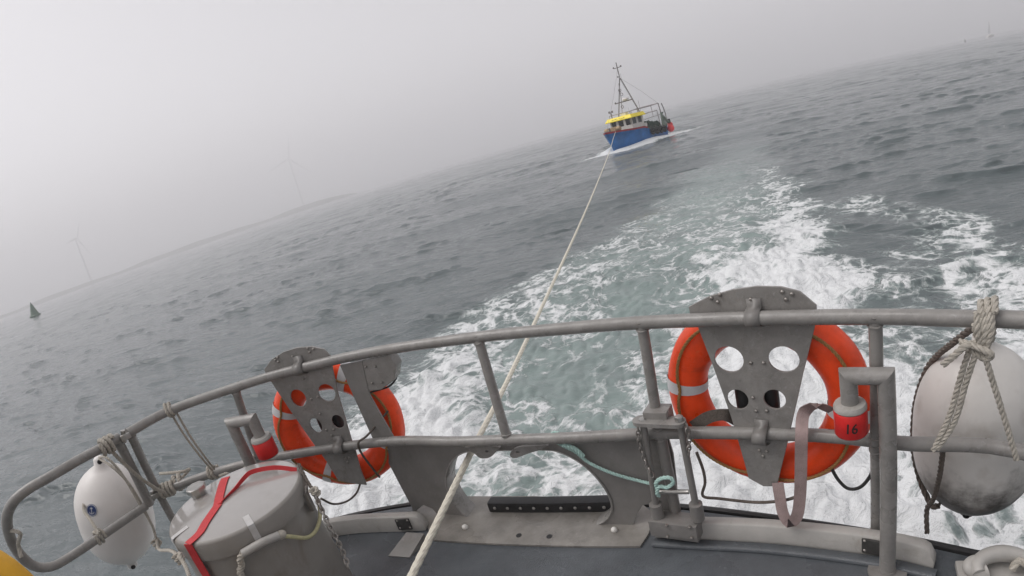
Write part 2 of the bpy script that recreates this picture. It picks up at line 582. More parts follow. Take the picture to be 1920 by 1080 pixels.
def build_sea():
    rng = np.random.default_rng(5)
    r = [1.0]
    while r[-1] < 7000:
        q = r[-1]
        g = 0.0044 if q < 330 else 0.0044 + 0.03 * min(1, (q - 330) / 900)
        r.append(q + max(0.042, g * q))
    r = np.array(r)
    dth = 0.0025
    a_in = np.arange(R_(-63), R_(63), dth)
    a_out = np.linspace(R_(63), R_(297), 90)
    th = np.r_[a_in, a_out[:-1]]
    nr, nt = len(r), len(th)
    RR, TH = np.meshgrid(r, th, indexing='ij')
    X, Y = RR * np.sin(TH), RR * np.cos(TH)
    X, Y = X.ravel(), Y.ravel()
    rad = RR.ravel()
    dr = np.gradient(r)
    sp = np.maximum(np.repeat(dr, nt), rad * dth)
    foam, aer, bump, inside, s, t = foam_fields(X, Y)
    Z = np.zeros_like(X)
    DX = np.zeros_like(X)
    DY = np.zeros_like(X)
    gust = 1 + 0.1 * sines(X, Y, rng, 6, 18, 60, 0.3)
        # long low swell
    for i in range(14):
        lam = rng.uniform(3.2, 11)
        main = R_(205) + rng.normal(0, R_(28))
        k = 2 * PI / lam
        kx, ky = math.sin(main), math.cos(main)
        w = np.clip((lam / sp - 2.2) / 2.5, 0, 1)
        ph = k * (X * kx + Y * ky) + rng.uniform(0, 2 * PI)
        g = 0.0030 * lam * w
        Z += g * np.cos(ph)
        DX -= g * kx * np.sin(ph)
        DY -= g * ky * np.sin(ph)
    # wind chop: flat backs, short steep fronts that face the camera
    H = np.zeros_like(X)
    var = 0.0
    NC = 76
    for i in range(NC):
        lam = 0.26 * (2.6 / 0.26) ** (i / (NC - 1)) * rng.uniform(0.93, 1.07)
        main = R_(203) + rng.normal(0, R_(21))
        k = 2 * PI / lam
        kx, ky = math.sin(main), math.cos(main)
        a = lam ** 0.55 * rng.uniform(0.6, 1.4)
        var += a * a / 2
        w = np.clip((lam / sp - 1.9) / 2.2, 0, 1)
        H += a * w * np.cos(k * (X * kx + Y * ky) + rng.uniform(0, 2 * PI))
    H *= gust * (0.92 + 0.16 * sines(X, Y, rng, 8, 2.5, 9, 0.3)) * (1 - 0.45 * inside) / math.sqrt(var)
    H = np.clip(H, -3, 2.6)
    Z += 0.0182 * (np.exp(0.68 * H) - 1.26)
    lean = 0.022 * np.clip(H - 0.1, 0, None) ** 1.4
    DX += lean * math.sin(R_(203))
    DY += lean * math.cos(R_(203))
    # cat's paws
    for i in range(22):
        lam = 0.17 * (0.5 / 0.17) ** (i / 21)
        main = R_(203) + rng.normal(0, R_(45))
        k = 2 * PI / lam
        w = np.clip((lam / sp - 2.2) / 2.5, 0, 1)
        Z += 0.0016 * lam * w * gust * np.cos(k * (X * math.sin(main) + Y * math.cos(main)) + rng.uniform(0, 2 * PI))
    # churned water in the wash
    m = rad < 60
    lump = np.zeros_like(X)
    xs, ys = X[m], Y[m]
    l1 = sines(xs, ys, rng, 16, 0.5, 1.8, 0.9)
    l2 = sines(xs, ys, rng, 18, 0.16, 0.55, 0.9)
    lump[m] = 0.028 * np.abs(l1) + 0.013 * np.abs(l2) - 0.045
    Z += lump * np.clip(inside * 0.45 + foam * 0.9, 0, 1.2) * smooth(34, 6, rad)
    Z += bump + 0.16 * gz(t - 0.7, 1.1) * gz(s - 5.0, 2.6) + 0.10 * gz(t + 3.6, 1.0) * gz(s - 3.2, 2.0)
    # keep the sea below the own stern quiet
    V = np.stack([X + DX, Y + DY, Z], 1)
    V = np.concatenate([V, [[0, 0, 0]]])
    me = bpy.data.meshes.new('sea')
    idx = np.arange(nr * nt).reshape(nr, nt)
    nxt = np.roll(idx, -1, 1)
    quads = np.stack([idx[:-1], idx[1:], nxt[1:], nxt[:-1]], -1).reshape(-1, 4)
    tri = np.stack([np.full(nt, nr * nt), idx[0], nxt[0]], -1)
    loops = np.r_[quads.ravel(), tri.ravel()].astype(np.int32)
    starts = np.r_[np.arange(len(quads)) * 4, len(quads) * 4 + np.arange(nt) * 3].astype(np.int32)
    me.vertices.add(len(V))
    me.vertices.foreach_set('co', V.ravel().astype(np.float32))
    me.loops.add(len(loops))
    me.loops.foreach_set('vertex_index', loops)
    me.polygons.add(len(starts))
    me.polygons.foreach_set('loop_start', starts)
    me.update(calc_edges=True)
    me.shade_smooth()
    for nm, arr in (('foam', foam), ('aerated', aer)):
        at = me.attributes.new(nm, 'FLOAT', 'POINT')
        at.data.foreach_set('value', np.r_[arr, 0].astype(np.float32))
    return me

def sea_material():
    m = bpy.data.materials.new('sea_water')
    m.use_nodes = True
    nt = m.node_tree
    N, Lk = nt.nodes, nt.links
    b = N['Principled BSDF']
    tc = N.new('ShaderNodeTexCoord')
    def noise(scale, detail=6, rough=0.6, dist=0.0, vec=None, typ='FBM'):
        n = N.new('ShaderNodeTexNoise')
        n.noise_type = typ
        n.inputs['Scale'].default_value = scale
        n.inputs['Detail'].default_value = detail
        n.inputs['Roughness'].default_value = rough
        n.inputs['Distortion'].default_value = dist
        Lk.new(vec or tc.outputs['Object'], n.inputs['Vector'])
        return n.outputs['Fac']
    def math_(op, a, b_=None, c=None):
        n = N.new('ShaderNodeMath')
        n.operation = op
        for i, v in enumerate((a, b_, c)):
            if v is None: continue
            if isinstance(v, (int, float)): n.inputs[i].default_value = v
            else: Lk.new(v, n.inputs[i])
        return n.outputs[0]
    def sstep(v, a, b_, lo=0.0, hi=1.0):
        n = N.new('ShaderNodeMapRange')
        n.interpolation_type = 'SMOOTHSTEP'
        Lk.new(v, n.inputs['Value'])
        for k, x in (('From Min', a), ('From Max', b_), ('To Min', lo), ('To Max', hi)):
            n.inputs[k].default_value = x
        return n.outputs[0]
    def attr(nm):
        n = N.new('ShaderNodeAttribute')
        n.attribute_name = nm
        return n.outputs['Fac']
    foam, aer = attr('foam'), attr('aerated')
    n1 = noise(0.7, 8, 0.62, 0.9)
    def thread(scale, dist, pw):
        rid = noise(scale, 5, 0.55, dist)
        return math_('POWER', math_('MAXIMUM', math_('SUBTRACT', 1.0, math_('ABSOLUTE', math_('MULTIPLY_ADD', rid, 2.8, -1.4))), 0.0), pw)
    w1, w2, w3 = thread(0.85, 1.6, 5.0), thread(2.1, 1.3, 4.0), thread(5.5, 0.9, 3.0)
    fine = noise(17, 4, 0.65, 0.3)
    tex = math_('MULTIPLY_ADD', n1, 0.58, math_('MULTIPLY_ADD', w1, 0.42, math_('MULTIPLY_ADD', w2, 0.34, math_('MULTIPLY_ADD', w3, 0.12, math_('MULTIPLY_ADD', fine, 0.08, -0.66)))))
    web2 = w3
    f = math_('ADD', foam, math_('MULTIPLY', tex, 1.5))
    present = sstep(foam, 0.02, 0.16)
    mask = math_('MULTIPLY', sstep(f, 0.28, 0.84), present)
    core = math_('MULTIPLY', sstep(f, 0.05, 0.6, 0.0, 1.0), present)    # thin milky froth round the threads
    # water body colour: deep slate, turning milky green where the screws have driven air into it
    mixw = N.new('ShaderNodeMix'); mixw.data_type = 'RGBA'
    mixw.inputs['A'].default_value = (0.100, 0.120, 0.124, 1)
    mixw.inputs['B'].default_value = (0.245, 0.305, 0.290, 1)
    patch = math_('MULTIPLY', aer, sstep(noise(0.5, 5, 0.6, 0.6), 0.25, 0.7, 0.45, 1.0))
    Lk.new(math_('MAXIMUM', patch, math_('MULTIPLY', core, 0.75)), mixw.inputs['Factor'])
    mixf = N.new('ShaderNodeMix'); mixf.data_type = 'RGBA'
    Lk.new(mixw.outputs['Result'], mixf.inputs['A'])
    mixf.inputs['B'].default_value = (0.73, 0.745, 0.75, 1)
    Lk.new(mask, mixf.inputs['Factor'])
    Lk.new(mixf.outputs['Result'], b.inputs['Base Color'])
    Lk.new(math_('MAXIMUM', math_('MULTIPLY', mask, 0.75), 0.11), b.inputs['Roughness'])
    b.inputs['IOR'].default_value = 1.33
    Lk.new(sstep(mask, 0, 1, 0.5, 0.15), b.inputs['Specular IOR Level'])
    # small ripples and the fluff of the foam
    def mapped(sx_, sy_):
        a = N.new('ShaderNodeMapping')
        a.inputs['Rotation'].default_value = (0, 0, R_(23))
        Lk.new(tc.outputs['Object'], a.inputs['Vector'])
        c = N.new('ShaderNodeMapping')
        c.inputs['Scale'].default_value = (sx_, sy_, 1)
        Lk.new(a.outputs[0], c.inputs['Vector'])
        return c.outputs[0]
    r1 = noise(1.0, 5, 0.62, 0.5, mapped(1.0, 3.0))
    r2 = noise(1.0, 4, 0.6, 0.3, mapped(3.6, 9.0))
    r0 = noise(1.0, 4, 0.6, 0.4, mapped(0.45, 1.5))
    bp = N.new('ShaderNodeBump')
    bp.inputs['Strength'].default_value = 0.9
    bp.inputs['Distance'].default_value = 0.062
    rip = math_('SUBTRACT', 1.0, math_('MULTIPLY', math_('MAXIMUM', mask, aer), 0.55))
    hgt = math_('ADD', math_('MULTIPLY', rip, math_('MULTIPLY_ADD', r0, 1.5, math_('MULTIPLY_ADD', r1, 1.0, math_('MULTIPLY', r2, 0.32)))), math_('MULTIPLY', math_('MULTIPLY', mask, math_('ADD', fine, web2)), 0.22))
    Lk.new(hgt, bp.inputs['Height'])
    Lk.new(bp.outputs[0], b.inputs['Normal'])
    return m

sea = link('sea', build_sea(), sea_material())
tag(sea, kind='structure')

# ------------------------------------------------------------------ the stern: plan of the rail, deck, hull
RAIL_Z, MID_Z, DECK_Z = 2.15, 1.67, 1.15
TOP_PX = [(1920, 600), (1840, 598), (1640, 594), (1410, 597), (1203, 605), (1050, 617), (896, 632), (700, 660), (550, 694), (440, 727), (318, 770), (240, 812)]
TOP = [PZ(x, y, RAIL_Z) for x, y in TOP_PX]
MID_PX = [(1880, 840), (1700, 832), (1560, 818), (1400, 812), (1240, 812), (1090, 820), (949, 825), (860, 828), (725, 828), (560, 850), (430, 878), (300, 922)]
MIDP = [PZ(x, y, MID_Z) for x, y in MID_PX]
FWD = Vector((-0.5, -0.8660254, 0))
_tx = [p[0] for p in TOP_PX][::-1]

class RailFrame:
    """Upright plane through the top rail where it is sighted at pixel column px."""
    def __init__(self, px, half=60):
        def at(x):
            return Vector([float(np.interp(x, _tx, [p[i] for p in TOP][::-1])) for i in range(3)])
        self.o = at(px)
        self.u = (at(px + half) - at(px - half)).normalized()
        self.n = Vector((-self.u.y, self.u.x, 0))
        self.z = Vector((0, 0, 1))
    def uv(self, px, py, off=0.0):
        d = ray(px, py)
        t = (self.o + self.n * off - CAM).dot(self.n) / d.dot(self.n)
        p = CAM + d * t
        return ((p - self.o).dot(self.u), p.z - self.o.z)
    def pt(self, u, v, off=0.0):
        return self.o + self.u * u + Vector((0, 0, v)) + self.n * off
    def at(self, px, py, off=0.0):
        return self.pt(*self.uv(px, py, off), off)
    def mat(self, off=0.0):
        o = self.o + self.n * off
        return Matrix(((self.u.x, 0, self.n.x, o.x), (self.u.y, 0, self.n.y, o.y), (0, 1, 0, o.z), (0, 0, 0, 1)))

# rail plan carried on forward along both sides, out of the picture
def side_ext(p, n=4, step=0.8, bend=0.0):
    return [Vector((p.x, p.y, p.z)) + FWD * (step * (i + 1)) for i in range(n)]
right_top = [TOP[0] + Vector((0.14, -0.24, 0)), TOP[0] + Vector((0.12, -0.62, 0))]
right_top += side_ext(right_top[-1], 3)
plan = [p.copy() for p in right_top[::-1] + TOP[:-1]] + [PZ(150, 860, RAIL_Z), PZ(60, 915, RAIL_Z)]
plan += side_ext(plan[-1], 4)
plan_np = catmull([(p.x, p.y, 0) for p in plan], 6)
_T = np.gradient(plan_np, axis=0)
_T /= np.linalg.norm(_T, axis=1)[:, None]
OUT = np.stack([_T[:, 1], -_T[:, 0], np.zeros(len(_T))], 1)
if (OUT[len(OUT) // 2] @ np.array([0.5, 0.866, 0])) < 0:
    OUT = -OUT

def offset_plan(d, z):
    q = plan_np + OUT * d
    q[:, 2] = z
    return q

def build_deck():
    e = offset_plan(0.13, DECK_Z)
    loop = [Vector(p) for p in e]
    mb = MB().prism(loop, (0, 0, -0.05))
    d = mb.build('deck', DECKM, smooth=False)
    tag(d, kind='structure')
    # rubbing strake and hull below
    a, b_, c, g = offset_plan(0.128, DECK_Z - 0.012), offset_plan(0.165, DECK_Z - 0.05), offset_plan(0.165, DECK_Z - 0.13), offset_plan(0.11, DECK_Z - 0.17)
    k = offset_plan(0.0, -0.6)
    n = len(a)
    V = np.concatenate([a, b_, c, g, k])
    F = [(r * n + i, r * n + i + 1, (r + 1) * n + i + 1, (r + 1) * n + i) for r in range(4) for i in range(n - 1)]
    MB().add(V, F).build('hull_side', HULLM, d)
    s = MB().tube(offset_plan(0.16, DECK_Z - 0.012)[6:-6], 0.018, 8).build('rubbing_strip', BLACK, d)
    return d
deck = build_deck()

def strip(name, pts, h, w, mat, parent, round_ends=True, z0=DECK_Z + 0.004):
    """Upright bar following a plan line: h high, w thick, ends rounded in elevation."""
    P = resample(catmull([(p[0], p[1], z0) for p in pts], 8), 0.02)
    T, _, _ = frames(P)
    n = len(P)
    L = np.r_[0, np.cumsum(np.linalg.norm(np.diff(P, axis=0), axis=1))]
    top = np.full(n, h)
    if round_ends:
        rr = 0.055
        for end in (L, L[-1] - L):
            d = np.clip(rr - end, 0, rr)
            top = np.minimum(top, h - rr + np.sqrt(np.maximum(rr * rr - d * d, 0)))
    out = np.stack([T[:, 1], -T[:, 0], np.zeros(n)], 1)
    if out[n // 2] @ np.array([0.5, 0.866, 0]) < 0: out = -out
    b = 0.006
    prof = [(-w / 2, 0), (-w / 2, -b), (-w / 2 + b, 1), (w / 2 - b, 1), (w / 2, -b), (w / 2, 0)]
    V = []
    for i in range(n):
        for (o, k) in prof:
            z = 0 if k == 0 else (top[i] if k == 1 else max(top[i] - b, 0))
            V.append(P[i] + out[i] * o + np.array([0, 0, z]))
    m = len(prof)
    F = [(i * m + k, i * m + (k + 1) % m, (i + 1) * m + (k + 1) % m, (i + 1) * m + k) for i in range(n - 1) for k in range(m)]
    F += [tuple(range(m)), tuple(range((n - 1) * m, n * m))]
    return MB().add(V, F).build(name, mat, parent, ang=50)

# white toe rails along the deck edge, one on each side of the fairlead
tr_r = [PZ(x, y, DECK_Z) for x, y in ((1232, 1004), (1440, 1014), (1640, 1037), (1752, 1061))]
tr_l = [PZ(x, y, DECK_Z) for x, y in ((500, 1042), (640, 1000), (802, 990))]
toe_r = strip('toe_rail', tr_r, 0.098, 0.05, GREYL, deck)
toe_l = strip('toe_rail', tr_l, 0.098, 0.05, GREYL, deck)
# low ledge the right toe rail stands on
strip('ledge', [p + Vector((-0.03, -0.045, 0)) for p in tr_r], 0.016, 0.05, DECKM, deck, False)
# painted waterway behind the toe rail end
for toe, px, py in ((toe_r, 1637, 1030), (toe_l, 766, 982)):
    base = Vector(min([p for p in catmull(tr_r if toe is toe_r else tr_l, 20)], key=lambda p: abs((Vector(p) - CAM).normalized().dot(ray(px, py + 14)) - 1)))
    u = (Vector(tr_r[3]) - Vector(tr_r[2])).normalized() if toe is toe_r else (Vector(tr_l[2]) - Vector(tr_l[1])).normalized()
    nrm = Vector((u.y, -u.x, 0))
    c = base + nrm * (0.03 if nrm.dot(Vector((-0.5, -0.87, 0))) > 0 else -0.03) + Vector((0, 0, 0.058))
    sp_ = MB().box(c, 0.082, 0.012, 0.07, u, nrm, (0, 0, 1), 0.004).build('scupper_plate', DARKP, toe)
    for sx, sz in ((-1, -1), (1, -1), (-1, 1), (1, 1)):
        q = c + u * (0.03 * sx) + Vector((0, 0, 0.024 * sz))
        MB().lathe([(0.006, -0.01), (0.006, 0.009), (0.003, 0.011)], q, -ray(px, py), 8).build('bolt', BOLTM, sp_)
# sloping step plate by the left toe rail
q = [PZ(728, 1042, DECK_Z + .006), PZ(768, 1045, DECK_Z + .006), PZ(795, 1000, DECK_Z + .05), PZ(762, 998, DECK_Z + .05)]
MB().prism(q, (0, 0, -0.045)).build('chock', GREYD, deck, smooth=False)

# ------------------------------------------------------------------ railing
rail = empty('stern_railing', (C0[0], C0[1], DECK_Z))
tag(rail, 'grey tubular stern railing curving round the deck edge', 'railing')
TR = 0.0255
main_top = [p for p in (right_top[::-1] + TOP)]
top_curve = resample(catmull(main_top, 8), 0.06)
MB().tube(top_curve, TR, 14).build('top_rail', GREY, rail)
right_mid = [Vector((p.x + 0.03, p.y, MID_Z)) for p in right_top]
mid_curve = resample(catmull(right_mid[::-1] + MIDP, 8), 0.06)
MB().tube(mid_curve, TR, 14).build('mid_rail', GREY, rail)
def post(name, a, b_, r=0.022, mat=GREY, flare=True):
    a, b_ = Vector(a), Vector(b_)
    m = MB().tube([a, a.lerp(b_, .5), b_], r, 12)
    if flare:
        d = (b_ - a).normalized()
        m.lathe([(r * 1.0, 0.0), (r * 1.04, 0.004), (r * 1.25, 0.02)], a + d * (TR - .012) + d * 0.0, -d, 12)
    # weld bead where the post meets the tube
    d = (b_ - a).normalized()
    x = d.orthogonal().normalized()
    y = d.cross(x)
    for e, sg in ((a, 1), (b_, -1)):
        ring = []
        for k in range(16):
            an = 2 * PI * k / 16
            ring.append(e + d * sg * (TR * .98 + .004 * abs(math.cos(an)) + random.uniform(-.0012, .0012)) + (x * math.cos(an) + y * math.sin(an)) * (r * 1.02))
        m.tube(ring, 0.0042, 6, closed=True)
    return m.build(name, mat, rail)
def near_mid(px, py): return PZ(px, py, MID_Z)
post('stanchion', PZ(1641, 594, RAIL_Z), PZ(1643, 832, MID_Z))
post('stanchion', PZ(1643, 832, MID_Z), PZ(1643, 1003, DECK_Z + .02), flare=False)
post('stanchion', PZ(1203, 605, RAIL_Z), PZ(1236, 812, MID_Z))
post('stanchion', PZ(1238, 812, MID_Z), PZ(1272, 985, DECK_Z + 0.05), 0.024, GREYD, flare=False)
post('stanchion', PZ(896, 632, RAIL_Z), PZ(952, 825, MID_Z))
post('stanchion', PZ(440, 727, RAIL_Z), PZ(487, 864, MID_Z))
post('stanchion', PZ(243, 810, RAIL_Z), PZ(296, 922, MID_Z), 0.023)
post('stanchion', PZ(296, 922, MID_Z), PZ(345, 1010, 1.33), 0.023, flare=False)
# flat-bar stanchion left of the fairlead plate
FB = RailFrame(700)
fb = [FB.uv(*p) for p in ((640, 684), (680, 676), (694, 740), (745, 830), (708, 836))]
fb_o = plate('stanchion', fb, [], FB.mat(-0.004), 0.014, GREYD, rail)
tag(fb_o, 'flat bar stanchion that widens towards its foot')

# fairlead plate: big upright plate with a D-shaped opening that the tow rope runs through
FP = RailFrame(960, 230)
FOFF = -0.02
def fpl(pts): return [FP.uv(x, y, FOFF) for x, y in pts]
def sm2(pts, n=5, closed=True):
    return [tuple(p[:2]) for p in catmull([(a, b, 0) for a, b in pts], n, closed)]
outer = fpl([(712, 832), (860, 832), (1080, 826), (1252, 818), (1262, 850), (1268, 900), (1272, 962), (1238, 966), (1232, 948), (1220, 942), (1205, 945), (1195, 960), (1190, 975), (1186, 985), (1150, 1000), (905, 1000),
             (870, 990), (838, 992), (826, 968), (812, 952), (795, 945), (778, 958)])
opening = sm2(fpl([(838, 900), (846, 868), (868, 848), (905, 843), (960, 842), (1020, 841), (1052, 846), (1090, 866), (1122, 896), (1144, 930), (1147, 958), (1128, 978), (1090, 984), (1020, 983), (950, 983), (905, 982), (868, 958), (846, 926)]), 4)
fp = plate('fairlead_plate', outer, [opening], FP.mat(FOFF), 0.014, GREYD, rail)
# the opening is lined with a deep rolled lip
def lip():
    n = len(opening)
    cu = sum(p[0] for p in opening) / n
    cv = sum(p[1] for p in opening) / n
    prof = [(-0.012, 1.016), (-0.016, 1.0), (-0.010, 0.988), (0.03, 0.985), (0.09, 1.0), (0.10, 1.02)]
    V = [FP.pt(cu + (u - cu) * k, cv + (v - cv) * k, FOFF + o) for (o, k) in prof for (u, v) in opening]
    F = [(r * n + i, r * n + (i + 1) % n, (r + 1) * n + (i + 1) % n, (r + 1) * n + i) for r in range(len(prof) - 1) for i in range(n)]
    return MB().add(V, F).build('opening_lip', GREY, fp)
lip()
# sill plate on the deck in front of and under the opening
sill = [PZ(x, y, DECK_Z + .012) for x, y in ((772, 952), (800, 985), (812, 1012), (900, 1018), (1010, 1022), (1120, 1024), (1200, 1024), (1216, 1000), (1226, 962), (1195, 938), (1000, 930), (850, 930))]
MB().prism(sill, (0, 0, -0.010)).build('sill_plate', DECKG, fp, smooth=False)
for x, y in ((973, 1004), (1030, 1006)):
    MB().lathe([(0.014, 0), (0.014, 0.002), (0.009, 0.0022)], PZ(x, y, DECK_Z + .012), (0, 0, 1), 14).build('drain_hole', BLACK, fp)
for x, y in ((871, 988), (1151, 993)):
    c = PZ(x, y, DECK_Z + .024)
    MB().lathe([(0.014, -0.014), (0.014, 0.002), (0.010, 0.010), (0.004, 0.013)], c, Vector((-0.3, -0.5, 0.8)), 14).build('white_cap', WHITEP, fp)
# black chafing block with a row of bolts along the sill
PADF = RailFrame(1000, 150)
pa, pb = PZ(918, 961, DECK_Z + .014), PZ(1150, 960, DECK_Z + .014)
pu = (pb - pa).normalized()
pn = Vector((-pu.y, pu.x, 0)).normalized()
pc = (pa + pb) / 2
pad = MB().box(pc + Vector((0, 0, 0.03)) + pn * .03, (pb - pa).length, 0.06, 0.06, pu, pn, (0, 0, 1), 0.012).build('chafing_block', BLACK, fp)
for i in range(9):
    c = pa.lerp(pb, 0.06 + 0.11 * i) + Vector((0, 0, 0.030))
    MB().lathe([(0.0085, -0.004), (0.0085, 0.003), (0.004, 0.006)], c, -pn, 10).build('bolt', STEEL, pad)
# two lugs under the mid rail
for pts, hole in (([(874, 838), (934, 836), (930, 846), (918, 856), (902, 857), (890, 848)], (914, 845)),
                  ([(958, 850), (972, 838), (1024, 834), (1018, 840), (992, 848), (966, 857)], (972, 846))):
    o2 = sm2([FP.uv(x, y, FOFF - .03) for x, y in pts], 4)
    h = FP.uv(*hole, FOFF - .03)
    plate('lug', o2, [circle(h, 0.012, 12, 0.008)], FP.mat(FOFF - .03), 0.016, GREY, fp)
# stern light box under the top rail, right of the flat bar
NB = RailFrame(700)
nb = [NB.uv(*p, -0.01) for p in ((662, 682), (728, 668), (741, 688), (738, 712), (714, 730), (690, 733))]
nbx = plate('light_housing', sm2(nb, 1), [], NB.mat(0.03), 0.075, GREY, rail, 0.004)
for p in ((686, 688), (704, 687), (698, 718), (716, 717)):
    MB().lathe([(0.006, -0.002), (0.006, 0.006), (0.003, 0.008)], NB.at(*p, -0.009), -NB.n, 8).build('bolt', BOLTM, nbx)
MB().tube(catmull([NB.at(739, 690, .06), NB.at(744, 705, .06), NB.at(730, 724, .05), NB.at(700, 734, .02), NB.at(676, 742, 0)], 6), 0.005, 8).build('cable', CORDB, nbx)

# hinged gate at the left end
gate = empty('railing_gate', PZ(225, 818, RAIL_Z) - Vector((0, 0, 1)))
tag(gate, 'grey rounded tube gate hinged on the left end of the railing', 'gate')
g_in = PZ(238, 824, RAIL_Z)
gpts = [PZ(223, 820, RAIL_Z), PZ(190, 840, RAIL_Z), PZ(150, 861, RAIL_Z), PZ(95, 893, RAIL_Z), PZ(50, 919, RAIL_Z - .005), PZ(24, 943, RAIL_Z - .03), PZ(13, 972, RAIL_Z - .1), PZ(20, 1010, RAIL_Z - .22), PZ(40, 1043, RAIL_Z - .34), PZ(66, 1062, MID_Z + .05), PZ(98, 1062, MID_Z + .01), PZ(130, 1045, MID_Z), PZ(180, 1012, MID_Z), PZ(230, 978, MID_Z), PZ(274, 948, MID_Z)]
MB().tube(resample(catmull(gpts, 8), 0.03), TR * .97, 14).build('gate_frame', GREY, gate)
MB().tube([PZ(219, 822, RAIL_Z), PZ(250, 882, 1.9), PZ(281, 946, MID_Z - .005)], TR, 14).build('hinge_post', GREY, gate)
for pz in (PZ(234, 818, RAIL_Z - .005), PZ(288, 930, MID_Z)):
    h = MB().tube([pz + Vector((-0.02, .0, -.03)), pz + Vector((0.0, .005, .03))], 0.012, 10)
    h.box(pz + Vector((0.012, -0.01, 0)), 0.05, 0.02, 0.03, (0.77, 0.64, 0), (-0.64, 0.77, 0), (0, 0, 1), 0.004)
    h.build('hinge', STEEL, gate)

# clamp with two removable guide rods beside the fairlead
RG = RailFrame(1240, 120)
gd = empty('rope_guide', PZ(1262, 1000, DECK_Z))
tag(gd, 'grey guide with two upright rods chained beside the fairlead opening', 'rope guide')
o2 = []
ca, cb = RG.uv(1201, 789, -.06), RG.uv(1270, 786, -.06)
for c, a0 in ((ca, PI / 2), (cb, -PI / 2)):
    for i in range(9):
        o2.append((c[0] + 0.032 * math.cos(a0 + PI * i / 8), c[1] + 0.022 * math.sin(a0 + PI * i / 8)))
_hc = (RG.pt(*ca, -.06) + RG.pt(*cb, -.06)) / 2
tp = MB()
U, Nn = RG.u, RG.n
loop = []
ln = (RG.pt(*cb, 0) - RG.pt(*ca, 0)).length / 2
for sgn in (1, -1):
    for i in range(9):
        a = -PI / 2 + PI * i / 8
        loop.append(_hc + U * sgn * (ln + 0.032 * math.cos(a)) + Nn * sgn * (0.032 * math.sin(a)))
tp.prism(loop, (0, 0, -0.016)).build('top_plate', GREY, gd, smooth=False)
st_top = PZ(1234, 775, 1.77)
MB().box(st_top + Vector((0, 0, -0.01)), 0.10, 0.075, 0.07, U, Nn, (0, 0, 1), 0.008).build('clamp', GREY, gd)
rods = [((1207, 800), (1231, 955)), ((1275, 796), (1306, 955))]
for (a, b_) in rods:
    A = RG.at(*a, -.06); B = RG.at(*b_, -.075)
    MB().tube([A + Vector((0, 0, .02)), A.lerp(B, .5), B], 0.0145, 12).build('guide_rod', GREYD, gd)
    sk = MB().lathe([(0.028, -0.07), (0.028, 0.01), (0.02, 0.012)], B + Vector((0, 0, .02)), (0, 0, 1), 16).build('rod_socket', GREYD, gd)
    MB().lathe([(0.017, 0), (0.017, 0.022), (0.013, 0.027)], A + Vector((0, 0, .012)), (0, 0, 1), 6).build('rod_nut', STEEL, gd)
A = RG.at(1232, 922, -.07); B = RG.at(1292, 922, -.07)
MB().tube([A, B], 0.010, 10).build('cross_bar', STEEL, gd)
bc = (RG.at(1228, 985, -.08) + RG.at(1314, 985, -.08)) / 2
MB().box(RG.at(1268, 985, -.07), 0.215, 0.085, 0.085, U, Nn, (0, 0, 1), 0.006).build('base_block', GREYD, gd)
fpz = RG.at(1280, 996, -.12)
fpl_ = MB().box(fpz, 0.125, 0.014, 0.07, U, Nn, (0, 0, 1), 0.003).build('face_plate', GREYD, gd)
for p in ((1250, 985), (1293, 988), (1252, 1006), (1297, 1008)):
    MB().lathe([(0.0075, -0.004), (0.0075, 0.006), (0.004, 0.009)], RG.at(*p, -.128), -Nn, 8).build('bolt', BOLTM, fpl_)
def chain(pts, parent, r=0.0035, name='chain', mat=BOLTM):
    P = resample(catmull(pts, 8), 0.019)
    T, N, B = frames(P)
    m = MB()
    for i in range(len(P)):
        n = N[i] if i % 2 else B[i]
        ring = [P[i] + T[i] * 0.0135 * math.cos(a) + n * 0.008 * math.sin(a) for a in np.linspace(0, 2 * PI, 10, endpoint=False)]
        m.tube(ring, r, 5, closed=True)
    return m.build(name, mat, parent)
chain([RG.at(1196, 803, -.08), RG.at(1198, 825, -.085), RG.at(1208, 860, -.085), RG.at(1222, 890, -.09)], gd)
chain([RG.at(1288, 800, -.08), RG.at(1292, 825, -.085), RG.at(1291, 848, -.085)], gd)

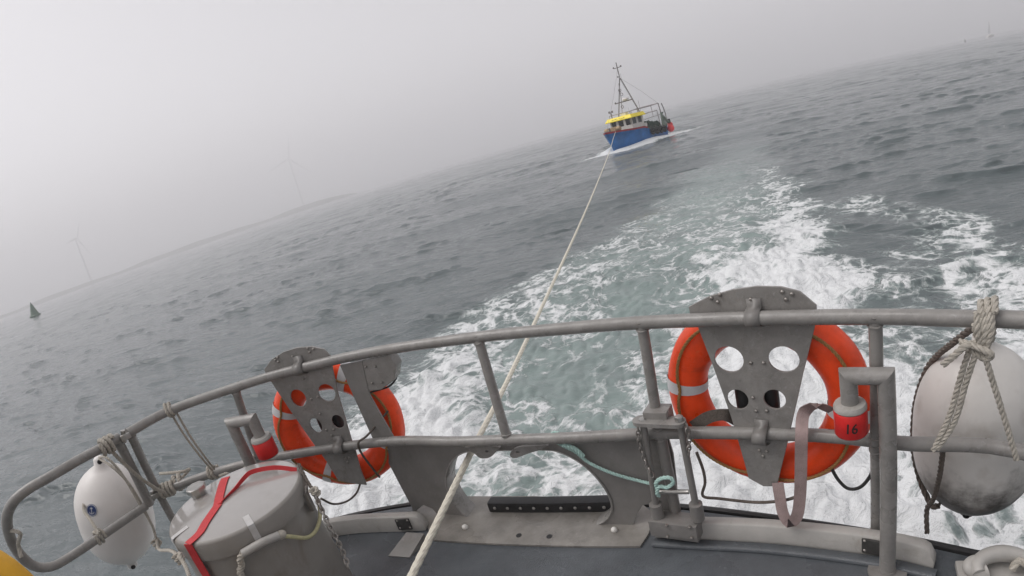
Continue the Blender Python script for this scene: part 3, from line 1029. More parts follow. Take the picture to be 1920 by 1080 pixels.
# ------------------------------------------------------------------ lifebuoy holders and lifebuoys
def holder(px, outline, holes, clips, bolts, label, pads):
    fr = RailFrame(px, 70)
    off = 0.036
    root = empty('lifebuoy_holder', fr.pt(0, MID_Z - RAIL_Z - .3, off))
    tag(root, label, 'lifebuoy holder', 'lifebuoy holders on the stern rail')
    o2 = [fr.uv(x, y, off) for x, y in outline]
    hl = []
    for (x, y, rx, ry) in holes:
        a, b_ = fr.uv(x - rx, y, off), fr.uv(x + rx, y, off)
        c = fr.uv(x, y, off)
        t, d = fr.uv(x, y - ry, off), fr.uv(x, y + ry, off)
        hl.append(circle(c, abs(b_[0] - a[0]) / 2, 26, abs(t[1] - d[1]) / 2))
    pl = plate('plate', o2, hl, fr.mat(off), 0.010, GREY, root)
    for (x, y) in bolts:
        MB().lathe([(0.007, -0.004), (0.007, 0.005), (0.0035, 0.008)], fr.at(x, y, off - .005), -fr.n, 8).build('bolt', BOLTM, root)
    for (x, y, zc) in clips:
        u0, v0 = fr.uv(x, y, 0)
        # saddle strap bent over the rail and bolted to the plate
        w = 0.052
        prof = []
        for k in range(11):
            a = R_(-80) + R_(160) * k / 10
            prof.append((-(TR + .0025) * math.cos(a), (TR + .0025) * math.sin(a)))
        prof = [(off - .006, prof[0][1] - .012), (off - .006 - .004, prof[0][1] - .012)] + prof + [(off - .010, prof[-1][1] + 0.004), (off - .010, prof[-1][1] + 0.034)]+[(0,0)]
        loop = [fr.pt(u0 - w / 2, zc - RAIL_Z + v, o) for (o, v) in prof[2:]]
        loop2 = [fr.pt(u0 - w / 2, zc - RAIL_Z + v, o) for (o, v) in prof[2:]]
        V = [fr.pt(u0 - w / 2, zc - RAIL_Z + v, o) for (o, v) in prof[1:-1]] + [fr.pt(u0 + w / 2, zc - RAIL_Z + v, o) for (o, v) in prof[1:-1]]
        n = len(prof) - 2
        F = [(i, i + 1, n + i + 1, n + i) for i in range(n - 1)]
        o = MB().add(V, F).build('clip', GREYD, root)
        so = o.modifiers.new('thick', 'SOLIDIFY')
        so.thickness = 0.003
        so.offset = 0
    for (x, y, rr, ll) in pads:
        c = fr.at(x, y, off + .055)
        MB().lathe([(rr * .5, -ll), (rr * .9, -ll * .8), (rr, -ll * .3), (rr, ll * .3), (rr * .9, ll * .8), (rr * .5, ll)], c, (0, 0, 1), 16).build('cushion', BLACK, root)
    return fr, root

def lifebuoy(fr, cu, cv, off, R, label, bands_at, group, tilt=0.0, roll=0.0):
    """Ring buoy hanging in the plane of its holder; local frame: ring in XZ."""
    r = 0.082
    Rm = R - r
    c = fr.pt(cu, cv, off)
    root = empty('lifebuoy', c)
    tag(root, label, 'lifebuoy', group)
    X, Y, Z = fr.u, fr.n, Vector((0, 0, 1))
    Rt = Matrix.Rotation(tilt, 3, X)
    Y, Z = Rt @ Y, Rt @ Z
    def pos(a, b_, k=1.0, flat=0.86):
        d = X * math.cos(a) + Z * math.sin(a)
        return c + d * (Rm + r * k * math.cos(b_)) + Y * (r * k * flat * math.sin(b_))
    na, nb_ = 72, 20
    rr = random.Random(int(abs(cu) * 1000) + 3)
    ph = [rr.uniform(0, 6.3) for _ in range(4)]
    V, F = [], []
    for i in range(na):
        a = 2 * PI * i / na
        # canvas skin slightly puckered round the ring
        w = 1 + 0.012 * math.sin(7 * a + ph[0]) + 0.008 * math.sin(13 * a + ph[1])
        for j in range(nb_):
            b_ = 2 * PI * j / nb_
            w2 = w + 0.007 * math.sin(5 * a + 3 * b_ + ph[2])
            V.append(pos(a, b_, w2))
            F.append((i * nb_ + j, i * nb_ + (j + 1) % nb_, ((i + 1) % na) * nb_ + (j + 1) % nb_, ((i + 1) % na) * nb_ + j))
    MB().add(V, F).build('ring', ORANGE, root)
    for a0 in bands_at:
        V, F = [], []
        da = 0.075
        for i in range(5):
            a = a0 - da + 2 * da * i / 4
            for j in range(nb_):
                V.append(pos(a, 2 * PI * j / nb_, 1.035))
        F = [(i * nb_ + j, i * nb_ + (j + 1) % nb_, (i + 1) * nb_ + (j + 1) % nb_, (i + 1) * nb_ + j) for i in range(4) for j in range(nb_)]
        b = MB().add(V, F).build('reflective_band', TAPE, root)
    # grab line looped from band to band round the outside
    P = []
    aa = sorted(bands_at)
    for k in range(len(aa)):
        a, a2 = aa[k], aa[(k + 1) % len(aa)] + (2 * PI if k == len(aa) - 1 else 0)
        for i in range(10):
            t = i / 10
            am = a + (a2 - a) * t
            lift = 1.1 + 0.05 * math.sin(PI * t)
            P.append(pos(am, R_(-88) + R_(24) * math.sin(PI * t), lift))
    P.append(P[0])
    MB().strands(catmull(P, 3), 0.0065, 0.05).build('grab_line', ROPEO, root)
    return root, pos

h_out = [(1293, 575), (1330, 556), (1375, 543), (1420, 537), (1465, 538), (1500, 547), (1530, 572), (1531, 594), (1527, 612), (1505, 700), (1486, 785), (1468, 862), (1456, 910), (1432, 910), (1405, 895), (1396, 862), (1372, 780), (1340, 690), (1310, 612), (1296, 592)]
h_holes = [(1367, 673, 28, 25), (1470, 673, 30, 25), (1384, 748, 20.5, 19), (1453, 748, 21.5, 19)]
h_bolts = [(1334, 559), (1350, 552), (1346, 566), (1408, 561), (1467, 547), (1485, 551), (1474, 561), (1408, 680), (1432, 680), (1412, 745), (1424, 844), (1438, 846), (1431, 855), (1418, 770), (1438, 770)]
frR, _ = holder(1415, h_out, h_holes, [(1413, 597, RAIL_Z), (1425, 812, MID_Z)], h_bolts, 'grey tapered plate with four round holes holding the right lifebuoy', [(1396, 745, 0.034, 0.1), (1444, 745, 0.034, 0.1)])
l_out = [(497, 692), (510, 674), (532, 660), (558, 652), (585, 650), (608, 655), (621, 668), (624, 693), (633, 735), (644, 773), (659, 824), (667, 846), (676, 880), (687, 908), (668, 906), (650, 903), (635, 900), (613, 864), (591, 834), (556, 784), (542, 764), (509, 714), (500, 706)]
l_holes = [(560, 746, 15, 18), (613, 736, 17, 18), (593, 797, 11.5, 15), (634, 790, 12, 14)]
l_bolts = [(516, 675), (521, 670), (522, 678), (549, 668), (577, 653), (588, 654), (581, 660), (584, 748), (596, 744), (600, 776), (612, 806), (626, 805), (622, 816), (648, 860), (655, 858), (652, 866), (569, 710)]
frL, _ = holder(590, l_out, l_holes, [(560, 690, RAIL_Z), (634, 836, MID_Z)], l_bolts, 'grey tapered plate with four round holes holding the left lifebuoy', [(606, 786, 0.034, 0.1), (630, 784, 0.034, 0.1)])
bands = [R_(170), R_(260), R_(350), R_(80)]
buoyR, posR = lifebuoy(frR, -0.045, -0.375, 0.135, 0.40, 'orange lifebuoy behind the right plate, beside the red band marked 16', [R_(172), R_(262), R_(352), R_(82)], 'lifebuoys on the stern rail')
buoyL, posL = lifebuoy(frL, -0.075, -0.40, 0.135, 0.38, 'orange lifebuoy behind the left plate, near the round grey drum', [R_(150), R_(240), R_(330), R_(60)], 'lifebuoys on the stern rail')

# webbing and cords round the right lifebuoy
def ribbon(pts, w, side, mat, name, parent=None, th=0.003, twist=None):
    P = resample(catmull(pts, 8), 0.012)
    n = len(P)
    T, _, _ = frames(P)
    S = np.tile(np.array(tuple(side), float), (n, 1))
    if twist is not None:
        S2 = np.array(tuple(twist), float)
        k = np.linspace(0, 1, n)[:, None]
        S = S * (1 - k) + S2 * k
    S = S - T * (S * T).sum(1)[:, None]
    S /= np.maximum(np.linalg.norm(S, axis=1)[:, None], 1e-9)
    NN = np.cross(T, S)
    V = []
    for i in range(n):
        for a, b_ in ((-1, -1), (1, -1), (1, 1), (-1, 1)):
            V.append(P[i] + S[i] * a * w / 2 + NN[i] * b_ * th / 2)
    F = [(i * 4 + k, i * 4 + (k + 1) % 4, (i + 1) * 4 + (k + 1) % 4, (i + 1) * 4 + k) for i in range(n - 1) for k in range(4)]
    F += [(0, 1, 2, 3), tuple(range((n - 1) * 4, n * 4))]
    return MB().add(V, F).build(name, mat, parent)
wb = ribbon([frR.at(1300, 800, .03), frR.at(1330, 782, .02), frR.at(1362, 778, .03), frR.at(1385, 790, .1)], 0.05, (0, 0, 1), CORDG, 'strap')
tag(wb, 'brown webbing strap tucked round the left of the right lifebuoy', 'strap')
wb = ribbon([frR.at(1560, 770, .03), frR.at(1530, 760, .01), frR.at(1507, 775, .03), frR.at(1503, 815, -.03), frR.at(1502, 860, -.035), frR.at(1500, 930, -.03), frR.at(1494, 968, -.03), frR.at(1480, 980, -.03), frR.at(1468, 962, -.02), frR.at(1462, 930, 0.0), frR.at(1458, 905, .02)], 0.045, frR.u, WEBM, 'strap')
tag(wb, 'long pinkish grey webbing strap hanging in a loop below the lifebuoy', 'strap')
cdo = MB().tube(resample(catmull([frR.at(1306, 848, .05), frR.at(1318, 880, .04), frR.at(1322, 905, .03), frR.at(1318, 930, .02), frR.at(1350, 935, .02), frR.at(1420, 942, .02), frR.at(1470, 938, .02), frR.at(1497, 930, -.01)], 8), .01), 0.0065, 8).build('cord', CORDG)
tag(cdo, 'dark cord sagging under the right lifebuoy to the webbing loop', 'cord')
cdo = MB().tube(resample(catmull([frR.at(1560, 880, .06), frR.at(1572, 900, .05), frR.at(1590, 916, .05), frR.at(1612, 914, .05), frR.at(1630, 895, .05), frR.at(1640, 870, .04)], 8), .01), 0.0065, 8).build('cord', CORDB)
tag(cdo, 'black cord looping from the right lifebuoy to the upright stanchion', 'cord')
cdo = MB().tube(resample(catmull([frL.at(728, 770, .06), frL.at(690, 815, -.03), frL.at(672, 830, -.04), frL.at(678, 850, 0), frL.at(700, 880, .05), frL.at(712, 895, .06)], 8), .01), 0.006, 8).build('cord', CORDG)
tag(cdo, 'brown cord crossing the lower right of the left lifebuoy', 'cord')
cdo = MB().tube(resample(catmull([frL.at(676, 905, .05), frL.at(668, 925, .03), frL.at(650, 940, 0), frL.at(625, 945, -.05), frL.at(602, 935, -.15)], 8), .01), 0.006, 8).build('cord', CORDG)
tag(cdo, 'brown cord hanging from the foot of the left lifebuoy plate', 'cord')

# ------------------------------------------------------------------ gooseneck tank vents
def vent(base, top_z, dx, label, text=None):
    base = Vector(base)
    r = 0.0285
    dx = Vector(dx)
    root = empty('vent_pipe', base)
    tag(root, label, 'vent pipe', 'gooseneck vent pipes on the deck')
    zt = top_z - r
    e = dx.normalized()
    side = Vector((-e.y, e.x, 0))
    # mitred square elbows
    def ring(c, xv, yv, k=1.0):
        return [c + xv * (r * math.cos(a)) + yv * (r * math.sin(a)) for a in np.linspace(0, 2 * PI, 16, endpoint=False)]
    Zv = Vector((0, 0, 1))
    c1 = Vector((base.x, base.y, zt))
    c2 = c1 + dx
    rings = [ring(Vector((base.x, base.y, base.z)), e, side), ring(c1, e - Zv * 1.0, side), None, None]
    # mitre planes at 45 degrees
    m1 = [c1 + e * (r * math.cos(a)) + side * (r * math.sin(a)) + Zv * (r * math.cos(a)) * -1 for a in np.linspace(0, 2 * PI, 16, endpoint=False)]
    m2 = [c2 + e * (r * math.cos(a)) + side * (r * math.sin(a)) + Zv * (r * math.cos(a)) * 1 for a in np.linspace(0, 2 * PI, 16, endpoint=False)]
    # for the first mitre the outer side (away from e) is higher
    drop = 0.105
    low = [c2 + e * (r * math.cos(a)) + side * (r * math.sin(a)) - Zv * drop for a in np.linspace(0, 2 * PI, 16, endpoint=False)]
    m2 = [c2 + e * (r * math.cos(a)) + side * (r * math.sin(a)) - Zv * (r * math.cos(a)) * -1 for a in np.linspace(0, 2 * PI, 16, endpoint=False)]
    hz1 = m1
    mb = MB()
    V = rings[0] + m1
    n = 16
    F = [(k, (k + 1) % n, n + (k + 1) % n, n + k) for k in range(n)]
    mb.add(V, F)
    # horizontal leg joins m1 (seen as the same ring) to m2 mirrored
    m2h = [c2 + e * (r * math.cos(a)) + side * (r * math.sin(a)) - Zv * (r * math.cos(a)) for a in np.linspace(0, 2 * PI, 16, endpoint=False)]
    m2h = [c2 - e * (r * math.cos(a)) + side * (r * math.sin(a)) - Zv * (r * math.cos(a)) for a in np.linspace(0, 2 * PI, 16, endpoint=False)]
    mb.add(m1 + m2h, F)
    lowr = [c2 - e * (r * math.cos(a)) + side * (r * math.sin(a)) - Zv * drop for a in np.linspace(0, 2 * PI, 16, endpoint=False)]
    mb.add(m2h + lowr, F)
    mb.build('pipe', GREY, root, ang=30)
    zc = zt - drop
    MB().lathe([(r, -.002), (0.05, -0.004), (0.054, -0.012), (0.054, -0.022), (0.05, -0.026)][::-1], c2 + Vector((0, 0, zc - zt + .012)), (0, 0, 1), 24).build('cap', GREYL, root)
    bz0 = zc - 0.014 - 0.088
    band = MB().lathe([(0.052, 0), (0.0545, 0.004), (0.0545, 0.084), (0.052, 0.088)], Vector((c2.x, c2.y, bz0)), (0, 0, 1), 28).build('red_band', REDM, root)
    MB().lathe([(0.042, 0), (0.05, 0.004), (0.05, 0.010)], Vector((c2.x, c2.y, bz0 - .008)), (0, 0, 1), 20).build('mesh_skirt', GREYD, root)
    MB().lathe([(0.07, 0), (0.07, 0.008), (0.033, 0.010), (0.031, 0.02)], base + Vector((0, 0, .004)), (0, 0, 1), 20).build('foot_flange', GREYD, root)
    if text:
        cu = bpy.data.curves.new('t', 'FONT')
        cu.body = text
        cu.size = 0.056
        cu.align_x = 'CENTER'
        cu.resolution_u = 3
        cu.offset = 0.0009
        t = bpy.data.objects.new('t', cu)
        COL.objects.link(t)
        bpy.context.view_layer.update()
        me = bpy.data.meshes.new_from_object(t.evaluated_get(bpy.context.evaluated_depsgraph_get()))
        bpy.data.objects.remove(t)
        bm = bmesh.new()
        bm.from_mesh(me)
        bmesh.ops.triangulate(bm, faces=bm.faces[:])
        bmesh.ops.subdivide_edges(bm, edges=bm.edges[:], cuts=1)
        toc = Vector((CAM.x - c2.x, CAM.y - c2.y, 0)).normalized()
        az0 = math.atan2(toc.y, toc.x) + 0.0
        for v in bm.verts:
            ang = az0 + (v.co.x + 0.35 * (v.co.y - .018)* 0.25) * 0.78 / 0.055
            v.co = Vector((c2.x + 0.0552 * math.cos(ang), c2.y + 0.0552 * math.sin(ang), bz0 + 0.027 + v.co.y * 0.92))
        bm.to_mesh(me)
        bm.free()
        o = link('number', me, INK, band)
    return root
vb, vb2 = PZ(1661, 706, 1.97), PZ(1590, 706, 1.97)
vent((vb.x, vb.y, DECK_Z), 2.0, vb2 - vb, 'gooseneck vent pipe with red band marked 16 at the right', '16')
vl0, vl1 = PZ(432, 790, 2.03), PZ(472, 783, 2.03)
vent((vl0.x, vl0.y, DECK_Z), 2.05, vl1 - vl0, 'gooseneck vent pipe with plain red band behind the grey drum')

# ------------------------------------------------------------------ fenders and their ropes
def fender(top, bot, rad, mat, label, emblem=None):
    top, bot = Vector(top), Vector(bot)
    ax = (top - bot)
    L = ax.length
    ax.normalize()
    c = (top + bot) / 2
    root = empty('fender', c)
    tag(root, label, 'fender', 'white fenders hung on the rail')
    prof = []
    n = 26
    for i in range(n + 1):
        h = -1 + 2 * i / n
        rr = rad * max(0.0, 1 - abs(h) ** 2.6) ** 0.6
        prof.append((max(rr, 0.03), h * (L / 2 - .05)))
    prof = [(0.018, -L / 2), (0.03, -L / 2 + .012), (0.034, -L / 2 + .045)] + prof[1:-1] + [(0.036, L / 2 - .05), (0.032, L / 2 - .012), (0.02, L / 2)]
    q = Vector((0, 0, 1)).rotation_difference(ax).to_matrix().to_4x4()
    q.translation = c
    body = MB().lathe(prof, (0, 0, 0), (0, 0, 1), 40)
    me_o = body.build('body', mat, None, ang=60)
    me_o.parent = root
    me_o.matrix_parent_inverse = Matrix.Identity(4)
    me_o.rotation_euler = q.to_euler()
    # dark holes of the moulded eyes
    for s in (1, -1):
        e = c + ax * s * (L / 2 - .022)
        d = (CAM - e)
        d = (d - ax * d.dot(ax)).normalized()
        MB().lathe([(0.014, 0.012), (0.014, 0.036)], e, d, 12).build('eye', BLACK, root)
    if emblem:
        d = ray(*emblem)
        # nearest point of the body surface along the sight line
        best = None
        for k in range(4000):
            p = CAM + d * (1.0 + k * 0.001)
            h = (p - c).dot(ax)
            rr = np.interp(h, [a[1] for a in prof], [a[0] for a in prof]) if abs(h) < L / 2 else 0
            if ((p - c) - ax * h).length <= rr:
                best = p
                break
        if best is not None:
            h = (best - c).dot(ax)
            nrm = ((best - c) - ax * h).normalized()
            side = ax.cross(nrm).normalized()
            V, F = [], []
            def wrap(a, b_, lift):
                hh = h + b_
                rr = float(np.interp(hh, [z[1] for z in prof], [z[0] for z in prof])) + lift
                ang = a / rr
                return c + ax * hh + (nrm * math.cos(ang) + side * math.sin(ang)) * rr
            ns = 24
            for rk in (0.0, 0.5, 1.0):
                for k in range(ns):
                    a = 2 * PI * k / ns
                    V.append(wrap(0.034 * rk * math.cos(a), 0.034 * rk * math.sin(a), 0.0018))
            F = [(r * ns + k, r * ns + (k + 1) % ns, (r + 1) * ns + (k + 1) % ns, (r + 1) * ns + k) for r in range(2) for k in range(ns)]
            em = MB().add(V, F).build('emblem', EMBLEM, root)
            an = MB()
            ringp = [wrap(0.03 * math.cos(a), 0.03 * math.sin(a), 0.002) for a in np.linspace(0, 2 * PI, 24, endpoint=False)]
            an.tube(ringp, 0.0016, 5, closed=True)
            an.tube([wrap(0, -.018, .002), wrap(0, .018, .002)], 0.0022, 5)
            an.tube([wrap(-.009, .011, .002), wrap(.009, .011, .002)], 0.0018, 5)
            an.tube([wrap(.015 * math.sin(a), -.005 - .014 * math.cos(a), .002) for a in np.linspace(-1.3, 1.3, 9)], 0.0020, 5)
            an.build('anchor_mark', TAPE, em)
    return root, c, ax, L
FLd = 3.5
flt, flb = PD(184, 856, 3.8), PD(250, 1064, 4.12)
fender(flt, flb, 0.218, FENDM, 'clean white fender with small blue anchor emblem outside the gate', (172, 957))
frt, frb = PD(1842, 620, 2.32), PD(1812, 964, 2.8)
fender(frt, frb, 0.232, FENDD, 'big scuffed white fender with dark grimy bottom hanging at right')

def rope(name, pts, r, mat, label, cat='rope', pitch=None, parent=None, plain=False):
    P = catmull(pts, 10)
    m = MB()
    if plain: m.tube(resample(P, r * 1.5), r, 8)
    else: m.strands(P, r, pitch)
    o = m.build(name, mat, parent)
    if label: tag(o, label, cat)
    return o
# right fender lashing: turns over the rail, a hitch, a tail and legs down to the mid rail
RF = RailFrame(1842, 60)
def rf(px, py, off): return RF.at(px, py, off)
rp = empty('fender_lashing', rf(1842, 640, -.05))
tag(rp, 'thick grey rope hitched over the rail above the right fender', 'rope')
c0 = PZ(1843, 598, RAIL_Z)
turn = []
for k in range(3):
    for i in range(10):
        a = PI * 0.5 + 2 * PI * i / 10
        rr = TR + 0.013 + 0.004 * k
        turn.append(c0 + RF.u * (-0.018 + 0.018 * (k + i / 10)) + RF.n * (rr * 1.05 * math.sin(a) * -1) + Vector((0, 0, rr * 1.25 * math.cos(a))))
MB().strands(catmull(turn, 4), 0.0105, 0.06).build('turns', ROPEM, rp)
for x0, x1 in ((1832, 1838), (1846, 1842), (1858, 1850)):
    MB().strands(catmull([rf(x0, 585, -.035), rf(x0 + 1, 620, -.05), rf(x1, 650, -.045), rf(x1 - 4, 668, -.03)], 6), 0.0105, 0.06).build('bight', ROPEM, rp)
MB().strands(catmull([rf(1800, 640, -.03), rf(1830, 650, -.055), rf(1858, 664, -.06), rf(1846, 672, -.045), rf(1822, 655, -.04), rf(1826, 640, -.02)], 6), 0.0105, 0.06).build('hitch', ROPEM, rp)
MB().strands(catmull([rf(1832, 644, -.04), rf(1806, 652, -.06), rf(1788, 668, -.06), rf(1768, 684, -.055)], 6), 0.0105, 0.06).build('tail', ROPEM, rp)
MB().strands(catmull([rf(1816, 660, -.045), rf(1800, 710, -.04), rf(1780, 780, -.035), rf(1750, 845, -.034)], 6), 0.0092, 0.055).build('leg', ROPEM, rp)
MB().strands(catmull([rf(1830, 662, -.045), rf(1812, 715, -.04), rf(1790, 790, -.034), rf(1757, 842, -.034)], 6), 0.0092, 0.055).build('leg', ROPEM, rp)
MB().strands(catmull([rf(1848, 672, -.05), rf(1866, 730, -.045), rf(1888, 800, -.04), rf(1906, 862, -.035)], 6), 0.0092, 0.055).build('leg', ROPEM, rp)
rope('rope', [PD(1822, 616, 2.12), PD(1790, 640, 2.22), PD(1752, 672, 2.4), PD(1732, 705, 2.48), PD(1716, 760, 2.56), PD(1712, 830, 2.62), PD(1722, 890, 2.66), PD(1745, 945, 2.66), PD(1760, 948, 2.62)], 0.0125, CORDG, 'dark rope running down the left side of the big scuffed fender')
rope('rope', [PD(1768, 842, 2.24), PD(1762, 890, 2.34), PD(1750, 935, 2.5), PD(1738, 955, 2.58), PD(1738, 1000, 2.62)], 0.010, CORDG, 'dark rope tail below the big scuffed fender')

# left fender ropes and gate lashing
rl = empty('gate_lashing', PZ(205, 832, RAIL_Z))
tag(rl, 'pale rope wound round the gate top and mid rail end', 'rope')
GL = PZ(200, 834, RAIL_Z)
gu = (PZ(223, 820, RAIL_Z) - PZ(150, 861, RAIL_Z)).normalized()
gn = Vector((-gu.y, gu.x, 0))
def coil(c, ax, n, rr, pitch, mat, name, parent, r=0.011):
    ax = Vector(ax).normalized()
    x = ax.orthogonal().normalized()
    y = ax.cross(x)
    pts = []
    for i in range(int(n * 12) + 1):
        a = 2 * PI * i / 12
        w = 1 + 0.08 * math.sin(3.1 * a)
        pts.append(Vector(c) + ax * (pitch * (i / 12 - n / 2)) + (x * math.cos(a) + y * math.sin(a)) * rr * w)
    return MB().strands(catmull(pts, 2), r, 0.055).build(name, mat, parent)
coil(GL, gu, 3, TR + .011, 0.024, ROPEM, 'turns', rl)
MB().strands(catmull([PZ(200, 836, 2.13), PZ(225, 862, 2.03), PZ(255, 890, 1.9), PZ(290, 915, 1.76), PZ(310, 925, 1.69)], 6), 0.0105, 0.06).build('bight', ROPEM, rl)
midu = (PZ(360, 900, MID_Z) - PZ(310, 920, MID_Z)).normalized()
coil(PZ(314, 918, MID_Z), midu, 3.5, TR + .011, 0.024, ROPEM, 'turns', rl)
coil(PZ(336, 905, MID_Z), midu, 1.5, TR + .016, 0.03, ROPEM, 'turns', rl, .012)
MB().strands(catmull([PZ(300, 888, MID_Z + .03), PZ(325, 886, MID_Z + .04), PZ(345, 884, MID_Z + .03), PZ(355, 880, MID_Z), PZ(342, 895, MID_Z - .02)], 6), 0.010, 0.06).build('tail', ROPEM, rl)
fl1 = empty('fender_rope', PD(190, 860, 3.3))
tag(fl1, 'thin grey rope from the white fender eye to the gate foot', 'rope')
MB().strands(catmull([PD(186, 858, 3.74), PD(200, 858, 3.6), PD(228, 888, 3.58), PD(262, 945, 3.6), PD(285, 985, 3.66), PD(294, 1015, 3.7)], 6), 0.0075, 0.045).build('line', ROPEM, fl1)
MB().strands(catmull([PD(186, 860, 3.73), PD(210, 875, 3.58), PD(240, 905, 3.58), PD(262, 940, 3.6), PD(285, 985, 3.66)], 6), 0.0075, 0.045).build('line', ROPEM, fl1)
MB().strands(catmull([PD(157, 938, 3.8), PD(158, 958, 3.72), PD(170, 975, 3.6), PD(178, 988, 3.55), PD(186, 1000, 3.5)], 6), 0.009, 0.05).build('line', ROPEM, fl1)
coil(PZ(186, 1006, MID_Z), PZ(230, 978, MID_Z) - PZ(180, 1012, MID_Z), 2.2, TR + .009, 0.022, ROPEM, 'turns', fl1, .009)
MB().strands(catmull([PD(294, 1012, 3.7), PD(298, 1030, 3.4), PD(318, 1032, 2.9), PD(332, 1040, 2.5), PD(346, 1058, 2.4), PD(356, 1082, 2.3)], 6), 0.008, 0.05).build('line', ROPEM, fl1)
coil(PD(294, 1018, 3.7), (0.3, 0, -1), 2, 0.02, 0.02, ROPEM, 'knot', fl1, .009)
coil(PD(336, 1046, 2.46), (0.3, 0, -1), 2, 0.014, 0.016, ROPEM, 'knot', fl1, .008)
ro = rope('rope', [PZ(16, 995, 1.98), PZ(30, 996, 1.98), PZ(38, 1002, 1.96), PZ(34, 1020, 1.9), PZ(40, 1045, 1.84)], 0.010, ROPEM, 'short rope turn on the rounded end of the gate near the yellow sleeve')
# thin line looped from the top rail down to the mid rail
tl = empty('rail_tie', PZ(318, 770, RAIL_Z))
tag(tl, 'thin pale line tied from the top rail to the mid rail by the drum', 'rope')
coil(PZ(318, 769, RAIL_Z), (1, .4, 0), 1.6, TR + .009, 0.02, ROPEM, 'turns', tl, .009)
MB().strands(catmull([PZ(320, 774, 2.13), PZ(345, 815, 1.98), PZ(375, 855, 1.83), PZ(398, 882, 1.7)], 6), 0.0065, 0.04).build('line', ROPEM, tl)
MB().strands(catmull([PZ(330, 772, 2.13), PZ(358, 820, 1.96), PZ(385, 858, 1.82), PZ(402, 880, 1.71)], 6), 0.0065, 0.04).build('line', ROPEM, tl)
coil(PZ(400, 886, MID_Z), (1, .1, 0), 2, TR + .010, 0.022, ROPEM, 'turns', tl, .010)
MB().strands(catmull([PZ(412, 892, 1.68), PZ(425, 888, 1.69), PZ(436, 893, 1.66), PZ(448, 886, 1.68), PZ(470, 868, 1.70), PZ(478, 850, 1.72)], 6), 0.009, 0.05).build('tail', ROPEM, tl)

# teal line from the mid rail to the guide rods
te = empty('teal_line', FP.at(1040, 815, -.04))
tag(te, 'pale teal line hooked over the mid rail beside the fairlead opening', 'rope')
MB().strands(catmull([FP.at(1048, 812, -.05), FP.at(1036, 812, -.055), FP.at(1036, 824, -.06), FP.at(1056, 836, -.06), FP.at(1080, 848, -.05), FP.at(1105, 868, -.05), FP.at(1150, 888, -.05), FP.at(1200, 902, -.05), FP.at(1228, 908, -.08)], 6), 0.0075, 0.045).build('line', TEAL, te)
MB().strands(catmull([FP.at(1056, 834, -.07), FP.at(1078, 842, -.065), FP.at(1094, 856, -.06)], 6), 0.011, 0.05).build('splice', TEAL, te)
MB().strands(catmull([RG.at(1232, 918, -.09), RG.at(1230, 905, -.1), RG.at(1240, 897, -.1), RG.at(1256, 896, -.1), RG.at(1262, 905, -.1), RG.at(1250, 914, -.1), RG.at(1236, 912, -.1), RG.at(1232, 925, -.1), RG.at(1236, 930, -.09)], 6), 0.0085, 0.05).build('loop', TEAL, te)

# ------------------------------------------------------------------ the grey drum
DC = Vector((-1.375, 2.0, DECK_Z))
DR, DH = 0.297, 0.715
drum = empty('storage_drum', DC)
tag(drum, 'round grey drum with glossy lid and red strap on deck', 'drum')
MB().lathe([(DR + .03, 0.006), (DR + 0.012, 0.04), (DR + .004, 0.2), (DR - .008, DH - .10), (DR - .008, DH - .083)], DC, (0, 0, 1), 64).build('body', DRUMM, drum)
MB().lathe([(DR - .007, DH - .088), (DR + .006, DH - .086), (DR + .008, DH - .012), (DR + .002, DH - .003), (DR - .006, DH)], DC, (0, 0, 1), 64, capt=False).build('lid_rim', DRUMM, drum)
lid = MB().lathe([(DR - .006, DH - .0), (DR - .03, DH + .004), (DR - .1, DH + .010), (0.06, DH + .014)], DC, (0, 0, 1), 64, capb=False).build('lid', LIDM, drum)
DZ = DECK_Z + DH
def lidz(p):
    d = math.hypot(p.x - DC.x, p.y - DC.y)
    return DZ + float(np.interp(d, [0.06, DR - .1, DR - .03, DR], [0.014, 0.010, 0.004, -0.002]))
def onlid(px, py, lift=0.003):
    p = PZ(px, py, DZ + .008)
    v = Vector((p.x - DC.x, p.y - DC.y, 0))
    if v.length > DR + .006: v = v.normalized() * (DR + .006)
    p = Vector((DC.x + v.x, DC.y + v.y, 0))
    p.z = lidz(p) + lift
    return p
# filler cap
cp = onlid(374, 928, 0)
capm = MB().lathe([(0.034, 0), (0.036, 0.024), (0.046, 0.026), (0.047, 0.046), (0.043, 0.05)], cp, (0, 0, 1), 8).build('filler_cap', STEEL, drum)
# red webbing: one leg over the rim, a fork to two legs across the lid
def rimpt(px, py, z):
    d = ray(px, py)
    p = PZ(px, py, z)
    v = Vector((p.x - DC.x, p.y - DC.y, 0)).normalized()
    return v
fork = onlid(410, 950, .004)
fa = PZ(364, 1010, DZ)
v = Vector((fa.x - DC.x, fa.y - DC.y, 0)).normalized()
rim = DC + v * (DR + .010) + Vector((0, 0, DH - .002))
low = DC + v * (DR + .034) + Vector((0, 0, 0.12))
rim2 = DC + v * (DR + .010) + Vector((0, 0, DH - .07))
sd = Vector((-v.y, v.x, 0))
ribbon([fork, onlid(388, 980, .004), onlid(374, 1000, .004), rim + Vector((0, 0, .006))], 0.042, sd, STRAPM, 'strap', drum)
ribbon([rim + Vector((0, 0, .004)), rim2, DC + v * (DR + .012) + Vector((0, 0, DH - .3)), low], 0.045, sd, STRAPM, 'strap', drum)
ribbon([fork, onlid(414, 930, .004), onlid(420, 905, .004), onlid(424, 896, .004)], 0.042, (onlid(440, 930) - onlid(400, 930)), STRAPM, 'strap', drum)
